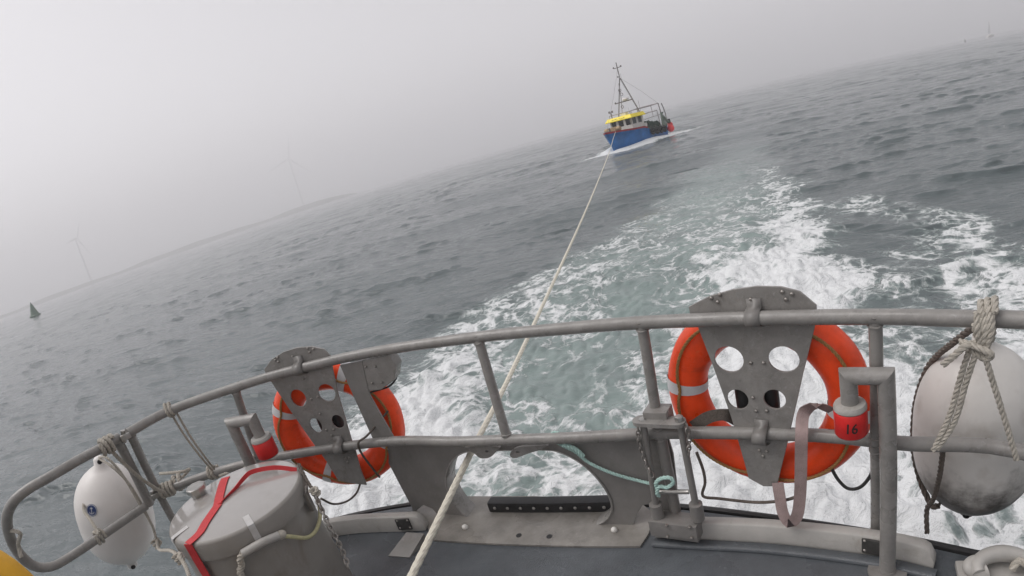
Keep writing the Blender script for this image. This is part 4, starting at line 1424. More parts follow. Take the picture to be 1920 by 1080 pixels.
ribbon([onlid(412, 948, .005), onlid(440, 924, .006), onlid(462, 905, .02), onlid(480, 896, .03), onlid(520, 886, .025), onlid(556, 880, .006)], 0.02, (onlid(440, 930) - onlid(425, 910)), STRAPM, 'strap', drum, twist=(0, 0.3, 1))
# white reflective tabs folded over the rim
for (px, py) in ((470, 978), (330, 1000)):
    p = PZ(px, py + 6, DZ)
    v = Vector((p.x - DC.x, p.y - DC.y, 0)).normalized()
    sd = Vector((-v.y, v.x, 0))
    e = DC + v * (DR + .008)
    pts = [DC + v * (DR - .07) + Vector((0, 0, DH + .009)), DC + v * (DR - .02) + Vector((0, 0, DH + .005)), e + Vector((0, 0, DH)), e + Vector((0, 0, DH - .03)), e + Vector((0, 0, DH - .075))]
    ribbon(pts, 0.026, sd, TABM, 'reflective_tab', drum, .002)
# toggle latch
p = PZ(566, 935, DZ - .08)
v = Vector((p.x - DC.x, p.y - DC.y, 0)).normalized()
sd = Vector((-v.y, v.x, 0))
lt = MB()
lt.box(DC + v * (DR + .012) + Vector((0, 0, DH - .10)), 0.018, 0.03, 0.09, v, sd, (0, 0, 1), .003)
lt.tube([DC + v * (DR + .02) + sd * .012 + Vector((0, 0, DH - .05)), DC + v * (DR + .026) + Vector((0, 0, DH - .03)), DC + v * (DR + .02) - sd * .012 + Vector((0, 0, DH - .05))], 0.004, 6)
lt.build('latch', BOLTM, drum)
# hand rope with a grip sleeve along the side
def side_pt(px, py, gap=0.02):
    d = ray(px, py)
    a = d.x ** 2 + d.y ** 2
    R0 = DR + gap
    ox, oy = CAM.x - DC.x, CAM.y - DC.y
    bq = ox * d.x + oy * d.y
    disc = bq * bq - a * (ox * ox + oy * oy - R0 * R0)
    t = (-bq - math.sqrt(max(disc, 0))) / a
    return CAM + d * t
MB().tube(catmull([side_pt(455, 1038, .03), side_pt(490, 1018, .035), side_pt(522, 1004, .03)], 6), 0.017, 12).build('grip', GREYL, drum)
MB().strands(catmull([side_pt(455, 1038, .03), side_pt(450, 1048, .03), side_pt(453, 1060, .02), side_pt(450, 1072, .02), side_pt(458, 1090, .02), side_pt(470, 1115, .02)], 6), 0.014, 0.05).build('hand_rope', ROPEM, drum)
MB().tube(catmull([side_pt(520, 1005, .03), side_pt(545, 1006, .028), side_pt(575, 1008, .025), side_pt(592, 995, .02), side_pt(600, 970, .02), side_pt(598, 945, .015)], 6), 0.0085, 10).build('hand_rope', YLWROPE, drum)
kn = MB()
kn.lathe([(0.006, -.02), (0.018, -.008), (0.02, 0.004), (0.014, 0.016), (0.005, .022)], side_pt(527, 1003, .03), (1, .3, .3), 10)
kn.build('knot', ROPEM, drum)
# chain and cord from the mid rail down past the drum to the deck
dl = empty('chain_stay', PZ(664, 1060, DECK_Z))
tag(dl, 'rusty chain and cord running down the right of the drum to deck', 'chain')
ca_ = [PD(560, 870, 2.6), PD(575, 900, 2.55), PD(590, 925, 2.5), PD(604, 958, 2.48), PD(618, 985, 2.47), PD(632, 1012, 2.48), PD(645, 1040, 2.5), PD(652, 1062, 2.5)]
MB().strands(catmull(ca_[:4], 6), 0.008, 0.05).build('cord', CORDG, dl)
chain(ca_[2:], dl, 0.005)
coil(PD(591, 922, 2.5), (0.2, 0.1, -1), 2, 0.014, 0.016, ROPEM, 'knot', dl, .008)

# ------------------------------------------------------------------ cleat with rope, bottom right
cl = empty('mooring_cleat', PZ(1870, 1075, DECK_Z))
tag(cl, 'white cast mooring fairlead on the deck at bottom right', 'fairlead')
cz = DECK_Z + .06
cc = PZ(1885, 1068, cz)
cu_ = (PZ(1930, 1062, cz) - PZ(1815, 1062, cz)).normalized()
cn_ = Vector((-cu_.y, cu_.x, 0))
arc = [cc + cu_ * (0.092 * math.cos(a)) + cn_ * (0.056 * math.sin(a)) + Vector((0, 0, 0.02 * math.sin(a))) for a in np.linspace(R_(-30), R_(195), 22)]
MB().tube(arc, [0.032 - 0.008 * abs(i - 11) / 11 for i in range(22)], 14, sx=1.25, sy=0.9).build('horn_ring', GREYL, cl)
hp = [PZ(1850, 1068, cz - .01), PZ(1832, 1072, cz - .015), PZ(1816, 1064, cz), PZ(1822, 1052, cz + .012), PZ(1840, 1046, cz + .022), PZ(1850, 1044, cz + .024)]
MB().tube(catmull(hp, 5), [0.03 - 0.02 * (i / 25) for i in range(26)], 12).build('horn', GREYL, cl)
MB().box(cc + Vector((0, 0, -.045)), 0.3, 0.15, 0.03, cu_, cn_, (0, 0, 1), .01).build('base', GREYL, cl)
crp = rope('rope', [cc + cu_ * .02 + Vector((0, 0, .0)), cc + cu_ * .05 + cn_ * .01 + Vector((0, 0, .03)), cc + cu_ * .1 - cn_ * .05 + Vector((0, 0, .0)), cc + cu_ * .16 - cn_ * .12 + Vector((0, 0, -.03))], 0.013, ROPEM, 'short weathered rope passing through the white cast fairlead')

# ------------------------------------------------------------------ tow rope and the post it is made fast to
TOWBOW = Vector((12.35, 48.75, 1.72))
tow_pts = [Vector((-1.18, -0.2, 1.55)), Vector((-0.66, 1.70, 1.525)), Vector((-0.437, 2.50, 1.518)), Vector((0.085, 4.38, 1.475)), Vector((2.3, 12.4, 1.40)), Vector((6.19, 26.5, 1.42)), Vector((9.4, 38.2, 1.55)), TOWBOW]
_tc = resample(catmull(tow_pts, 16), 0.05)
_k = int(np.argmax(_tc[:, 1] > 9.0))
tw = MB().strands(_tc[:_k + 1], 0.0165, 0.17, seg=8, oo=0.24, rs=0.79).tube(_tc[_k:], 0.0165, 9).build('tow_rope', TOWM)
tag(tw, 'long cream tow rope stretched from the stern to the fishing boat', 'rope')
tpst = empty('tow_post', (-1.18, -0.2, DECK_Z))
tag(tpst, 'grey tow post on the deck holding the near end of the tow rope', 'post')
MB().lathe([(0.09, 0), (0.075, 0.02), (0.07, 0.5), (0.085, 0.52), (0.085, 0.55)], (-1.18, -0.2, DECK_Z), (0, 0, 1), 24).build('bollard', GREY, tpst)
MB().tube([(-1.33, -0.2, DECK_Z + .33), (-1.03, -0.2, DECK_Z + .33)], 0.02, 12).build('cross_pin', STEEL, tpst)
# ------------------------------------------------------------------ crew member at the left edge (only a sleeve shows)
def person():
    root = empty('person', (-1.52, 0.5, DECK_Z))
    tag(root, 'person in yellow oilskin jacket whose sleeve shows at bottom left', 'person')
    b = Vector((-1.52, 0.5, DECK_Z))
    f = Vector((0.75, 0.66, 0))           # facing
    s = Vector((0.66, -0.75, 0))          # own right
    Z = Vector((0, 0, 1))
    J = {
        'pelvis': (b + Z * 0.95, 0.16), 'waist': (b + Z * 1.1, 0.155), 'chest': (b + Z * 1.32 + f * .02, 0.18), 'neck': (b + Z * 1.5 + f * .03, 0.075),
        'shl': (b + Z * 1.43 - s * .19 + f * .02, 0.095), 'shr': (b + Z * 1.43 + s * .19 + f * .02, 0.095),
        'ell': (Vector((-1.29, 0.85, 2.41)), 0.086), 'elr': (b + Z * 1.18 + s * .25 + f * .12, 0.075),
        'wrl': (Vector((-1.27, 0.92, 2.12)), 0.06), 'wrr': (b + Z * 1.08 + s * .14 + f * .36, 0.058),
        'hipl': (b + Z * 0.88 - s * .1, 0.125), 'hipr': (b + Z * 0.88 + s * .1, 0.125),
        'knl': (b + Z * 0.5 - s * .12 + f * .03, 0.09), 'knr': (b + Z * 0.5 + s * .12 + f * .03, 0.09),
        'anl': (b + Z * 0.1 - s * .13, 0.07), 'anr': (b + Z * 0.1 + s * .13, 0.07),
        'tol': (b + Z * 0.05 - s * .14 + f * .16, 0.05), 'tor': (b + Z * 0.05 + s * .14 + f * .16, 0.05),
    }
    E_ = [('pelvis', 'waist'), ('waist', 'chest'), ('chest', 'neck'), ('chest', 'shl'), ('chest', 'shr'), ('shl', 'ell'), ('ell', 'wrl'), ('shr', 'elr'), ('elr', 'wrr'), ('pelvis', 'hipl'), ('pelvis', 'hipr'), ('hipl', 'knl'), ('knl', 'anl'), ('anl', 'tol'), ('hipr', 'knr'), ('knr', 'anr'), ('anr', 'tor')]
    def skin(name, J, E_, mat, first, sub=2):
        names = list(J)
        me = bpy.data.meshes.new(name)
        me.from_pydata([tuple(J[k][0]) for k in names], [(names.index(a), names.index(c)) for a, c in E_], [])
        o = bpy.data.objects.new(name, me)
        COL.objects.link(o)
        m = o.modifiers.new('skin', 'SKIN')
        m.use_smooth_shade = True
        for i, k in enumerate(names):
            me.skin_vertices[0].data[i].radius = (J[k][1], J[k][1])
            me.skin_vertices[0].data[i].use_root = (k == first)
        ss = o.modifiers.new('sub', 'SUBSURF')
        ss.levels = ss.render_levels = sub
        bpy.context.view_layer.update()
        me2 = bpy.data.meshes.new_from_object(o.evaluated_get(bpy.context.evaluated_depsgraph_get()))
        bpy.data.objects.remove(o)
        me2.name = name
        me2.shade_smooth()
        return link(name, me2, mat, root)
    skin('body', J, E_, YELLOWJ, 'pelvis')
    # head with simple features under a white helmet
    hd = MB()
    hc = b + Z * 1.66 + f * .05
    n, mseg = 14, 20
    V, F = [], []
    for i in range(n + 1):
        ph = PI * i / n
        for k in range(mseg):
            a = 2 * PI * k / mseg
            ca, sa = math.cos(a), math.sin(a)
            rx = 0.088 * math.sin(ph)
            v = hc + f * (0.1 * math.sin(ph) * ca + (0.018 if ca > .85 and 0.45 < i / n < 0.68 else 0)) + s * (rx * sa) + Z * (0.12 * math.cos(ph))
            V.append(v)
    F = [(i * mseg + k, i * mseg + (k + 1) % mseg, (i + 1) * mseg + (k + 1) % mseg, (i + 1) * mseg + k) for i in range(n) for k in range(mseg)]
    MB().add(V, F).build('head', SKIN, root)
    prof = [(0.125 * math.cos(t), 0.125 * math.sin(t)) for t in np.linspace(0, PI / 2 - .05, 9)]
    MB().lathe(prof, hc + Z * .015, (0, 0, 1), 24).build('helmet', WHITEP, root)
    for w, e, sg in (('wrl', 'ell', -1), ('wrr', 'elr', 1)):
        p, q = J[w][0], J[e][0]
        d = (p - q).normalized()
        hm_ = MB()
        hm_.tube([p - d * .01, p + d * .04, p + d * .09], [0.036, 0.044, 0.036], 10, sx=1.0, sy=.6)
        sd = d.cross(Z).normalized()
        for k, ln_ in enumerate((.062, .075, .08, .07)):
            o = sd * (0.027 - .018 * k)
            hm_.tube([p + d * .08 + o, p + d * (.08 + ln_ * .6) + o - Z * .01, p + d * (.08 + ln_) + o - Z * .035], [.0095, .009, .007], 8)
        hm_.tube([p + d * .02 + sd * .035, p + d * .06 + sd * .06, p + d * .09 + sd * .055 - Z * .015], [.012, .011, .008], 8)
        hm_.build('hand', BLACK, root)
    return root
person()

# ------------------------------------------------------------------ the towed fishing boat
BLUE = pmat('blue_hull_paint', (0.016, 0.14, 0.40), 0.4, 0, 0.3, 1.6, 0.2, 6, 0.5, 0.1)
RED = pmat('dark_red_paint', (0.30, 0.012, 0.02), 0.45, 0, 0.15, 3)
BWHITE = pmat('boat_white', (0.72, 0.69, 0.66), 0.4, 0, 0.06, 3)
YEL = pmat('yellow_visor', (0.92, 0.74, 0.015), 0.4, 0, 0.05, 3)
PANE = pmat('dark_window', (0.012, 0.016, 0.018), 0.08, 0, 0.2, 2)
MASTM = pmat('mast_grey', (0.16, 0.145, 0.14), 0.5, 0.2, 0.1, 4)
PIPEM = pmat('rail_pipe', (0.3, 0.27, 0.27), 0.45, 0.4, 0.1, 4)
NETM = pmat('dark_green_net', (0.022, 0.038, 0.028), 0.95, 0, 0.4, 5, 1.0, 14)
GRNM = pmat('green_grey_steel', (0.14, 0.18, 0.145), 0.6, 0, 0.2, 4)
WOODM = pmat('tan_gear', (0.42, 0.3, 0.18), 0.8, 0, 0.3, 5, 0.6, 20)
BUOYR = pmat('red_buoy', (0.72, 0.045, 0.05), 0.4, 0, 0.12, 4)
TYRE = pmat('tyre_black', (0.013, 0.013, 0.014), 0.75, 0, 0.3, 9, 0.6, 20)

HV, PV_ = Vector((TB_H[0], TB_H[1], 0)), Vector((TB_P[0], TB_P[1], 0))
TBV = Vector((TB[0], TB[1], 0))
PITCHUP = R_(0.8)
def BW(f, p, z):       # boat-local forward, port, up -> world; she rides a little bow-up
    c, s_ = math.cos(PITCHUP), math.sin(PITCHUP)
    return TBV + HV * (f * c - (z) * s_ * 0.6) + PV_ * p + Vector((0, 0, z * c + f * s_ + 0.02))
bt = empty('fishing_boat', TBV)
tag(bt, 'small blue fishing boat with yellow visor and grey mast under tow', 'fishing boat')

def hull():
    fs = np.r_[np.linspace(-4.0, 2.0, 13), np.linspace(2.3, 4.3, 14)]
    hd = np.interp(fs, [-4, -2, 0, 1.5, 2.4, 3.2, 3.8, 4.15, 4.3], [1.5, 1.68, 1.72, 1.6, 1.36, 0.98, 0.55, 0.22, 0.04])
    hw = np.interp(fs, [-4, -2, 0, 1.5, 2.4, 3.2, 3.8, 4.15, 4.3], [1.4, 1.56, 1.55, 1.3, 0.95, 0.52, 0.2, 0.06, 0.02])
    sh = np.interp(fs, [-4, -2, -0.4, 0.4, 2, 4.3], [0.98, 1.02, 1.12, 1.36, 1.42, 1.62])
    zs = [-0.6, -0.25, 0.0, 0.3, 0.65, 1.0]
    V, n = [], len(fs)
    def sect(i, zz):
        t = max(0.0, min(1, zz / sh[i]))
        w = hw[i] + (hd[i] - hw[i]) * t ** 0.8
        if zz < 0: w = hw[i] * (1 + zz * 1.1)
        rake = np.interp(fs[i], [1.8, 4.3], [0, 1])
        df = -0.62 * rake * (1 - max(-.3, zz) / sh[i])
        return fs[i] + df, w
    rows = []
    for i in range(n):
        row = []
        for k, z in enumerate(zs):
            zz = z if z <= 0 else z * sh[i]
            f_, w = sect(i, zz)
            row.append((f_, w, zz))
        rows.append(row)
    m = len(zs)
    for side in (1, -1):
        for r in rows:
            for (f_, w, z) in r:
                V.append(BW(f_, side * w, z))
    F = []
    for sd in range(2):
        o = sd * n * m
        for i in range(n - 1):
            for k in range(m - 1):
                F.append((o + i * m + k, o + (i + 1) * m + k, o + (i + 1) * m + k + 1, o + i * m + k + 1))
    # transom and stem
    for k in range(m - 1):
        F.append((k, k + 1, n * m + k + 1, n * m + k))
        a = (n - 1) * m
        F.append((a + k, a + k + 1, n * m + a + k + 1, n * m + a + k))
    MB().add(V, F).build('hull', BLUE, bt, ang=50)
    # red gunwale strake standing proud of the hull, with a flat cap
    def strake(z0, z1, out, name, mat, rng_=(0, n)):
        V = []
        idx = range(*rng_)
        for side in (1, -1):
            for i in idx:
                w = hd[i] + out
                V += [BW(fs[i] + (.02 if i == n - 1 else 0), side * (w - .1 if w > .12 else 0), sh[i] + z1), BW(fs[i], side * w, sh[i] + z1), BW(fs[i], side * w, sh[i] + z0), BW(fs[i], side * (w - .1 if w > .12 else 0), sh[i] + z0)]
        k = len(list(idx))
        F = []
        for sd in range(2):
            o = sd * k * 4
            for i in range(k - 1):
                for j in range(4):
                    F.append((o + i * 4 + j, o + i * 4 + (j + 1) % 4, o + (i + 1) * 4 + (j + 1) % 4, o + (i + 1) * 4 + j))
        return MB().add(V, F).build(name, mat, bt)
    strake(-0.02, 0.14, 0.03, 'gunwale', RED, (8, n))
    strake(-0.02, 0.09, 0.03, 'gunwale', GRNM, (0, 9))
    # inner deck
    V = [BW(fs[i], side * hd[i] * .97, sh[i] - 0.25) for side in (1, -1) for i in range(n)]
    F = [(i, i + 1, n + i + 1, n + i) for i in range(n - 1)]
    MB().add(V, F).build('deck_boards', GRNM, bt)
    return fs, hd, sh
hull()
def bx(name, mat, f0, f1, p0, p1, z0, z1, parent=bt, bev=0.0, dz=0.0):
    V = [BW(f, p, z) for f in (f0, f1) for p in (p0, p1) for z in (z0, z1)]
    F = [(0, 1, 3, 2), (4, 6, 7, 5), (0, 4, 5, 1), (2, 3, 7, 6), (0, 2, 6, 4), (1, 5, 7, 3)]
    return MB().add(V, F).build(name, mat, parent, smooth=False)
# wheelhouse: corner posts and sills round real window openings
WF, WA, WP, WZ0, WZ1 = 1.55, -0.55, 1.16, 1.1, 2.72
wh = bx('wheelhouse', BWHITE, WA, WF, -WP, WP, WZ0, 1.92)
bx('roof_band', BWHITE, WA, WF, -WP, WP, 2.55, WZ1, wh)
bx('interior', PANE, WA + .12, WF - .12, -WP + .12, WP - .12, 1.92, 2.55, wh)
fr_posts = [-1.16, -0.4, 0.4, 1.16]
for p in fr_posts:
    w = 0.12
    a, c = max(-WP, p - w), min(WP, p + w)
    bx('window_post', BWHITE, WF - .1, WF, a, c, 1.92, 2.55, wh)
for i in range(3):
    bx('window', PANE, WF - .06, WF - .045, fr_posts[i] + .1, fr_posts[i + 1] - .1, 1.94, 2.53, wh)
for sgn in (1, -1):
    for f0, f9 in ((1.35, 1.55), (0.42, 0.68), (-0.55, -0.25)):
        bx('window_post', BWHITE, f0, f9, sgn * (WP - .1), sgn * WP, 1.92, 2.55, wh)
    for f0, f1 in ((0.68, 1.35), (-0.25, 0.42)):
        bx('window', PANE, f0, f1, sgn * (WP - .06), sgn * (WP - .045), 1.94, 2.53, wh)
# yellow visor sloping out over the windows
def visor():
    z0, z1 = 2.50, 2.86
    o0, o1 = 0.33, 0.12
    lo = [(-0.6, WP + o0), (WF + o0, WP + o0), (WF + o0, -WP - o0), (-0.6, -WP - o0)]
    hi = [(-0.6, WP + o1), (WF + o1, WP + o1), (WF + o1, -WP - o1), (-0.6, -WP - o1)]
    V = [BW(f, p, z0) for f, p in lo] + [BW(f, p, z0 + .06) for f, p in lo] + [BW(f, p, z1) for f, p in hi] + [BW(f, p, 2.56) for f, p in ((-0.6, WP), (WF, WP), (WF, -WP), (-0.6, -WP))]
    F = []
    for r in range(2):
        for k in range(4):
            F.append((r * 4 + k, r * 4 + (k + 1) % 4, (r + 1) * 4 + (k + 1) % 4, (r + 1) * 4 + k))
    F.append((8, 9, 10, 11))
    for k in range(4):
        F.append((k, (k + 1) % 4, 12 + (k + 1) % 4, 12 + k))
    v = MB().add(V, F).build('visor', YEL, bt, smooth=False)
    # two words of dark hand-painted lettering, unreadable at this distance
    m = MB()
    rr = random.Random(9)
    for a, c in ((0.75, 0.05), (-0.08, -0.72)):
        n = 15
        pts = []
        for i in range(n):
            p = a + (c - a) * i / (n - 1)
            z = 2.66 + rr.uniform(-.05, .06)
            k = (z - 2.56) / 0.30
            pts.append(BW(WF + o0 + (o1 - o0) * k + .012, p, z))
        m.tube(pts, 0.011, 5)
    m.build('lettering', INK, v)
visor()
# A-frame mast
def pipe(name, pts, r, mat=MASTM, parent=bt, seg=8):
    return MB().tube([BW(*p) for p in pts], r, seg).build(name, mat, parent)
MF = -0.15
mast = pipe('mast', [(MF, -1.22, 2.8), (MF, -0.6, 4.7), (MF, -0.05, 6.35)], 0.048)
pipe('mast_leg', [(MF, 1.22, 2.8), (MF, 0.62, 4.6), (MF, 0.04, 6.3)], 0.048, MASTM, mast)
pipe('topmast', [(MF, -0.02, 6.2), (MF, -0.02, 7.85)], 0.045, MASTM, mast)
pipe('crosstree', [(MF, -0.42, 7.35), (MF, 0.42, 7.35)], 0.035, MASTM, mast)
pipe('crosstree', [(MF, -1.25, 4.15), (MF, 0.78, 4.15)], 0.05, MASTM, mast)
pipe('ladder_pole', [(MF + .1, -0.72, 2.8), (MF + .1, -0.38, 4.4), (MF + .1, -0.22, 5.9)], 0.028, PIPEM, mast)
for p, z in ((-0.33, 5.25), (-0.24, 4.85), (-0.5, 3.7)):
    ringp = [BW(MF + .05, p + .14 * math.cos(a), z + .14 * math.sin(a)) for a in np.linspace(0, 2 * PI, 12, endpoint=False)]
    MB().tube(ringp, 0.025, 6, closed=True).build('lamp_ring', MASTM, mast)
for p, z in ((-0.44, 7.42), (0.4, 7.4), (-0.2, 6.5), (-1.2, 4.2)):
    MB().lathe([(0.05, -.07), (0.07, -.03), (0.07, .05), (0.04, .08)], BW(MF, p, z), (0, 0, 1), 10).build('lamp', MASTM, mast)
MB().lathe([(0.14, 0), (0.3, .03), (0.32, .13), (0.25, .22), (0.1, .26)], BW(MF, 0.0, 4.22), (0, 0, 1), 18).build('radar', BWHITE, mast)
pipe('aerial', [(-0.5, 1.1, 2.8), (-0.5, 1.1, 3.9)], 0.014, PIPEM)
pipe('aerial', [(MF, 0.15, 6.3), (MF, 0.15, 6.75)], 0.012, PIPEM)
# searchlight post with twin heads on the front left of the roof
sp = pipe('searchlight_post', [(1.2, -1.05, 2.8), (1.2, -1.05, 3.35)], 0.05, MASTM)
pipe('bracket', [(1.2, -1.2, 3.42), (1.2, -0.9, 3.42)], 0.04, MASTM, sp)
for p in (-1.22, -0.88):
    MB().box(BW(1.2, p, 3.46), .12, .12, .2, HV, PV_, (0, 0, 1), .02).build('lamp_head', MASTM, sp)
# roof rail and rails running aft to the gantry
for p in (-1.22, 1.22):
    pipe('roof_rail', [(1.3, p, 2.86), (1.3, p, 3.12), (-0.6, p, 3.14)], 0.026, PIPEM)
    pipe('gantry_rail', [(-0.6, p, 3.14), (-2.2, p, 3.18), (-3.75, p, 3.28)], 0.032, PIPEM)
    pipe('gantry_rail', [(-0.55, p, 2.55), (-2.2, p, 2.6), (-3.2, p, 2.62)], 0.028, PIPEM)
    pipe('gantry_rail', [(-0.55, p, 2.05), (-2.2, p, 2.12), (-3.75, p, 2.2)], 0.026, PIPEM)
    pipe('gantry_post', [(-3.75, p, 1.0), (-3.82, p * 1.04, 2.0), (-3.75, p, 3.28)], 0.055, PIPEM)
    pipe('gantry_post', [(-3.25, p, 1.0), (-3.22, p, 2.62)], 0.04, PIPEM)
    pipe('gantry_post', [(-2.3, p, 2.1), (-2.3, p, 3.18)], 0.028, PIPEM)
pipe('roof_rail', [(1.3, -1.22, 3.12), (1.3, 1.22, 3.12)], 0.026, PIPEM)
for z in (3.28, 2.62):
    pipe('gantry_bar', [(-3.75 if z > 3 else -3.22, -1.22, z), (-3.75 if z > 3 else -3.22, 1.22, z)], 0.045, PIPEM)
MB().tube(catmull([BW(-3.9, 1.5, 3.2), BW(-4.15, 1.5, 2.4), BW(-4.2, 1.5, 1.6), BW(-4.05, 1.5, 1.0)], 5), 0.05, 8).build('gantry_hoop', PIPEM, bt)
# net hauler plates on the port quarter
pl_ = [BW(-2.95, 1.5, 1.0), BW(-3.95, 1.5, 1.0), BW(-3.8, 1.5, 1.22), BW(-3.55, 1.5, 1.4), BW(-3.4, 1.5, 2.1), BW(-3.75, 1.5, 2.35), BW(-3.2, 1.5, 2.35), BW(-3.12, 1.5, 1.5)]
MB().prism(pl_, PV_ * 0.12).build('hauler_frame', GRNM, bt, smooth=False)
MB().tube([BW(-3.5, 1.56, 1.95), BW(-4.0, 1.62, 1.35), BW(-4.3, 1.62, 1.3)], 0.13, 8).build('hauler_arm', GRNM, bt)
MB().box(BW(-4.3, 1.62, 1.36), .2, .3, .4, HV, PV_, (0, 0, 1), .04).build('exhaust_box', TYRE, bt)
bx('locker', BWHITE, -0.95, -0.58, 0.75, 1.2, 1.1, 1.75)
# bow fittings: windlass, bitts and coil
bx('windlass', WOODM, 2.75, 3.2, -0.55, 0.35, 1.45, 2.02)
MB().tube([BW(2.95, -0.9, 1.85), BW(2.95, 0.75, 1.85)], 0.2, 10).build('windlass_drum', WOODM, bt)
MB().tube([BW(3.55, 0.0, 1.45), BW(3.55, 0.0, 2.05)], 0.08, 10).build('bitt', MASTM, bt)
MB().lathe([(0.28, 0), (0.34, .06), (0.33, .14), (0.2, .2)], BW(3.5, -0.45, 1.6), (0, 0, 1), 14).build('bow_roller', MASTM, bt)
# working gear on deck: fish boxes, a coil and stays
for f0, p0, z0, m_ in ((-0.7, -0.9, 1.0, GRNM), (-1.2, -0.9, 1.0, BWHITE), (-1.7, -0.95, 1.0, GRNM)):
    bx('fish_box', m_, f0 - .4, f0, p0 - .3, p0 + .3, z0, z0 + .35)
for pts in (((MF, -0.02, 7.2), (2.0, 0.0, 4.3), (4.1, 0.0, 1.75)), ((MF, 0.05, 6.3), (-2.0, 0.7, 4.8), (-3.75, 1.22, 3.28)), ((MF, -0.05, 6.3), (-2.0, -0.7, 4.8), (-3.75, -1.22, 3.28))):
    pipe('stay', pts, 0.009, MASTM)
bx('vent_box', BWHITE, 0.2, 0.7, -0.4, 0.2, 2.86, 3.1)
MB().tube([BW(0.9, 0.75, 2.88), BW(0.9, 0.75, 3.5)], 0.012, 6).build('aerial', PIPEM, bt)
# heap of dark net on the working deck
def heap():
    rng = np.random.default_rng(3)
    n, m = 26, 18
    V, F = [], []
    fx, px_ = np.linspace(-3.05, -0.75, n), np.linspace(-0.2, 1.5, m)
    FX, PX = np.meshgrid(fx, px_, indexing='ij')
    e = np.clip(np.minimum.reduce([(FX + 3.05) / .35, (-0.75 - FX) / .35, (PX + .2) / .35, (1.5 - PX) / .22]), 0, 1)
    hgt = 0.95 + e ** 0.5 * (0.72 + 0.16 * sines(FX * 3, PX * 3, rng, 9, 0.8, 4, .6) * .35) + 0.05 * rng.normal(size=FX.shape) * (e > 0)
    for i in range(n):
        for k in range(m):
            V.append(BW(FX[i, k], PX[i, k], hgt[i, k]))
    F = [(i * m + k, (i + 1) * m + k, (i + 1) * m + k + 1, i * m + k + 1) for i in range(n - 1) for k in range(m - 1)]
    o = MB().add(V, F).build('fishing_net', NETM, smooth=False)
    tag(o, 'heap of dark green net on the fishing boat behind its wheelhouse', 'net')
heap()
def tyre(f, p, z, R, label):
    r = R * 0.34
    root = empty('tyre_fender', BW(f, p, z))
    tag(root, label, 'tyre', 'tyres slung on the side of the fishing boat')
    ringp = [BW(f + (R - r) * math.cos(a), p, z + (R - r) * math.sin(a)) for a in np.linspace(0, 2 * PI, 24, endpoint=False)]
    MB().tube(ringp, r, 10, closed=True).build('tread', TYRE, root)
    MB().tube([BW(f, p, z + R - r), BW(f, p - .12, z + R + .15)], 0.02, 6).build('lanyard', CORDG, root)
tyre(-0.55, 1.86, 0.86, 0.36, 'black tyre on the fishing boat side, nearest its wheelhouse')
tyre(-1.3, 1.88, 0.82, 0.38, 'black tyre on the fishing boat side, second from its wheelhouse')
tyre(-2.05, 1.88, 0.80, 0.38, 'black tyre on the fishing boat side, third from its wheelhouse')
tyre(-2.75, 1.86, 0.76, 0.34, 'black tyre on the fishing boat side, nearest the red buoys')
def redbuoy(f, p, z, R, label):
    c = BW(f, p, z)
    root = empty('buoy', c)
    tag(root, label, 'buoy', 'red buoys slung on the fishing boat quarter')
    prof = [(R * 0.18, -R * 1.25), (R * 0.3, -R * 1.1)] + [(R * math.cos(t), R * math.sin(t)) for t in np.linspace(-1.1, 1.45, 12)]
    MB().lathe(prof, c, (0.2, -0.1, -1), 20).build('ball', BUOYR, root)
    MB().tube([c + Vector((0, 0, R)), BW(f + .1, p - .2, z + R + .3)], 0.02, 6).build('lanyard', CORDG, root)
redbuoy(-4.2, 1.72, 0.62, 0.36, 'lower and larger red buoy on the fishing boat quarter')
redbuoy(-4.55, 1.55, 0.98, 0.27, 'upper smaller red buoy behind the larger one on the fishing boat')

# ------------------------------------------------------------------ far things in the fog
TURB = pmat('turbine_grey', (0.55, 0.55, 0.57), 0.5)
def turbine(az, dist, hub_h, blade, angs, yaw, label):
    az = R_(az)
    b = Vector((dist * math.sin(az), dist * math.cos(az), 0))
    root = empty('wind_turbine', b)
    tag(root, label, 'wind turbine', 'wind turbines standing in the fog')
    MB().lathe([(2.6, -2), (2.4, 4), (2.0, hub_h * .5), (1.5, hub_h - 1.5)], b, (0, 0, 1), 20).build('tower', TURB, root)
    v = Vector((math.sin(az), math.cos(az), 0))
    r = Vector((v.y, -v.x, 0))
    fx = (-v * math.cos(yaw) + r * math.sin(yaw))       # rotor axis
    sx = Vector((-fx.y, fx.x, 0))
    if sx.dot(r) < 0: sx = -sx
    hub = b + Vector((0, 0, hub_h))
    MB().box(hub - fx * 1.0, 9.0, 3.4, 3.6, fx, sx, (0, 0, 1), .6).build('nacelle', TURB, root)
    hc = hub + fx * 5.0
    MB().lathe([(1.6, -1.2), (1.7, 0), (1.2, 1.2), (0.3, 1.9)], hc, fx, 14).build('spinner', TURB, root)
    for a in angs:
        a = R_(a)
        d = Vector((0, 0, 1)) * math.cos(a) + sx * math.sin(a)
        w = d.cross(fx)
        V, F = [], []
        st = [(0.0, 0.9, 0.9), (0.06, 1.0, 0.9), (0.2, 2.0, 0.55), (0.45, 1.5, 0.35), (0.75, 0.95, 0.22), (1.0, 0.25, 0.06)]
        for (t, cw, th) in st:
            for (m_, n_) in ((-0.35, 0), (0, .5), (0.65, 0), (0, -.5)):
                V.append(hc + d * (1 + blade * t) + w * (m_ * 2 * cw) + fx * (n_ * 2 * th))
        F = [(i * 4 + k, i * 4 + (k + 1) % 4, (i + 1) * 4 + (k + 1) % 4, (i + 1) * 4 + k) for i in range(len(st) - 1) for k in range(4)]
        F.append((20, 21, 22, 23))
        MB().add(V, F).build('blade', TURB, root)
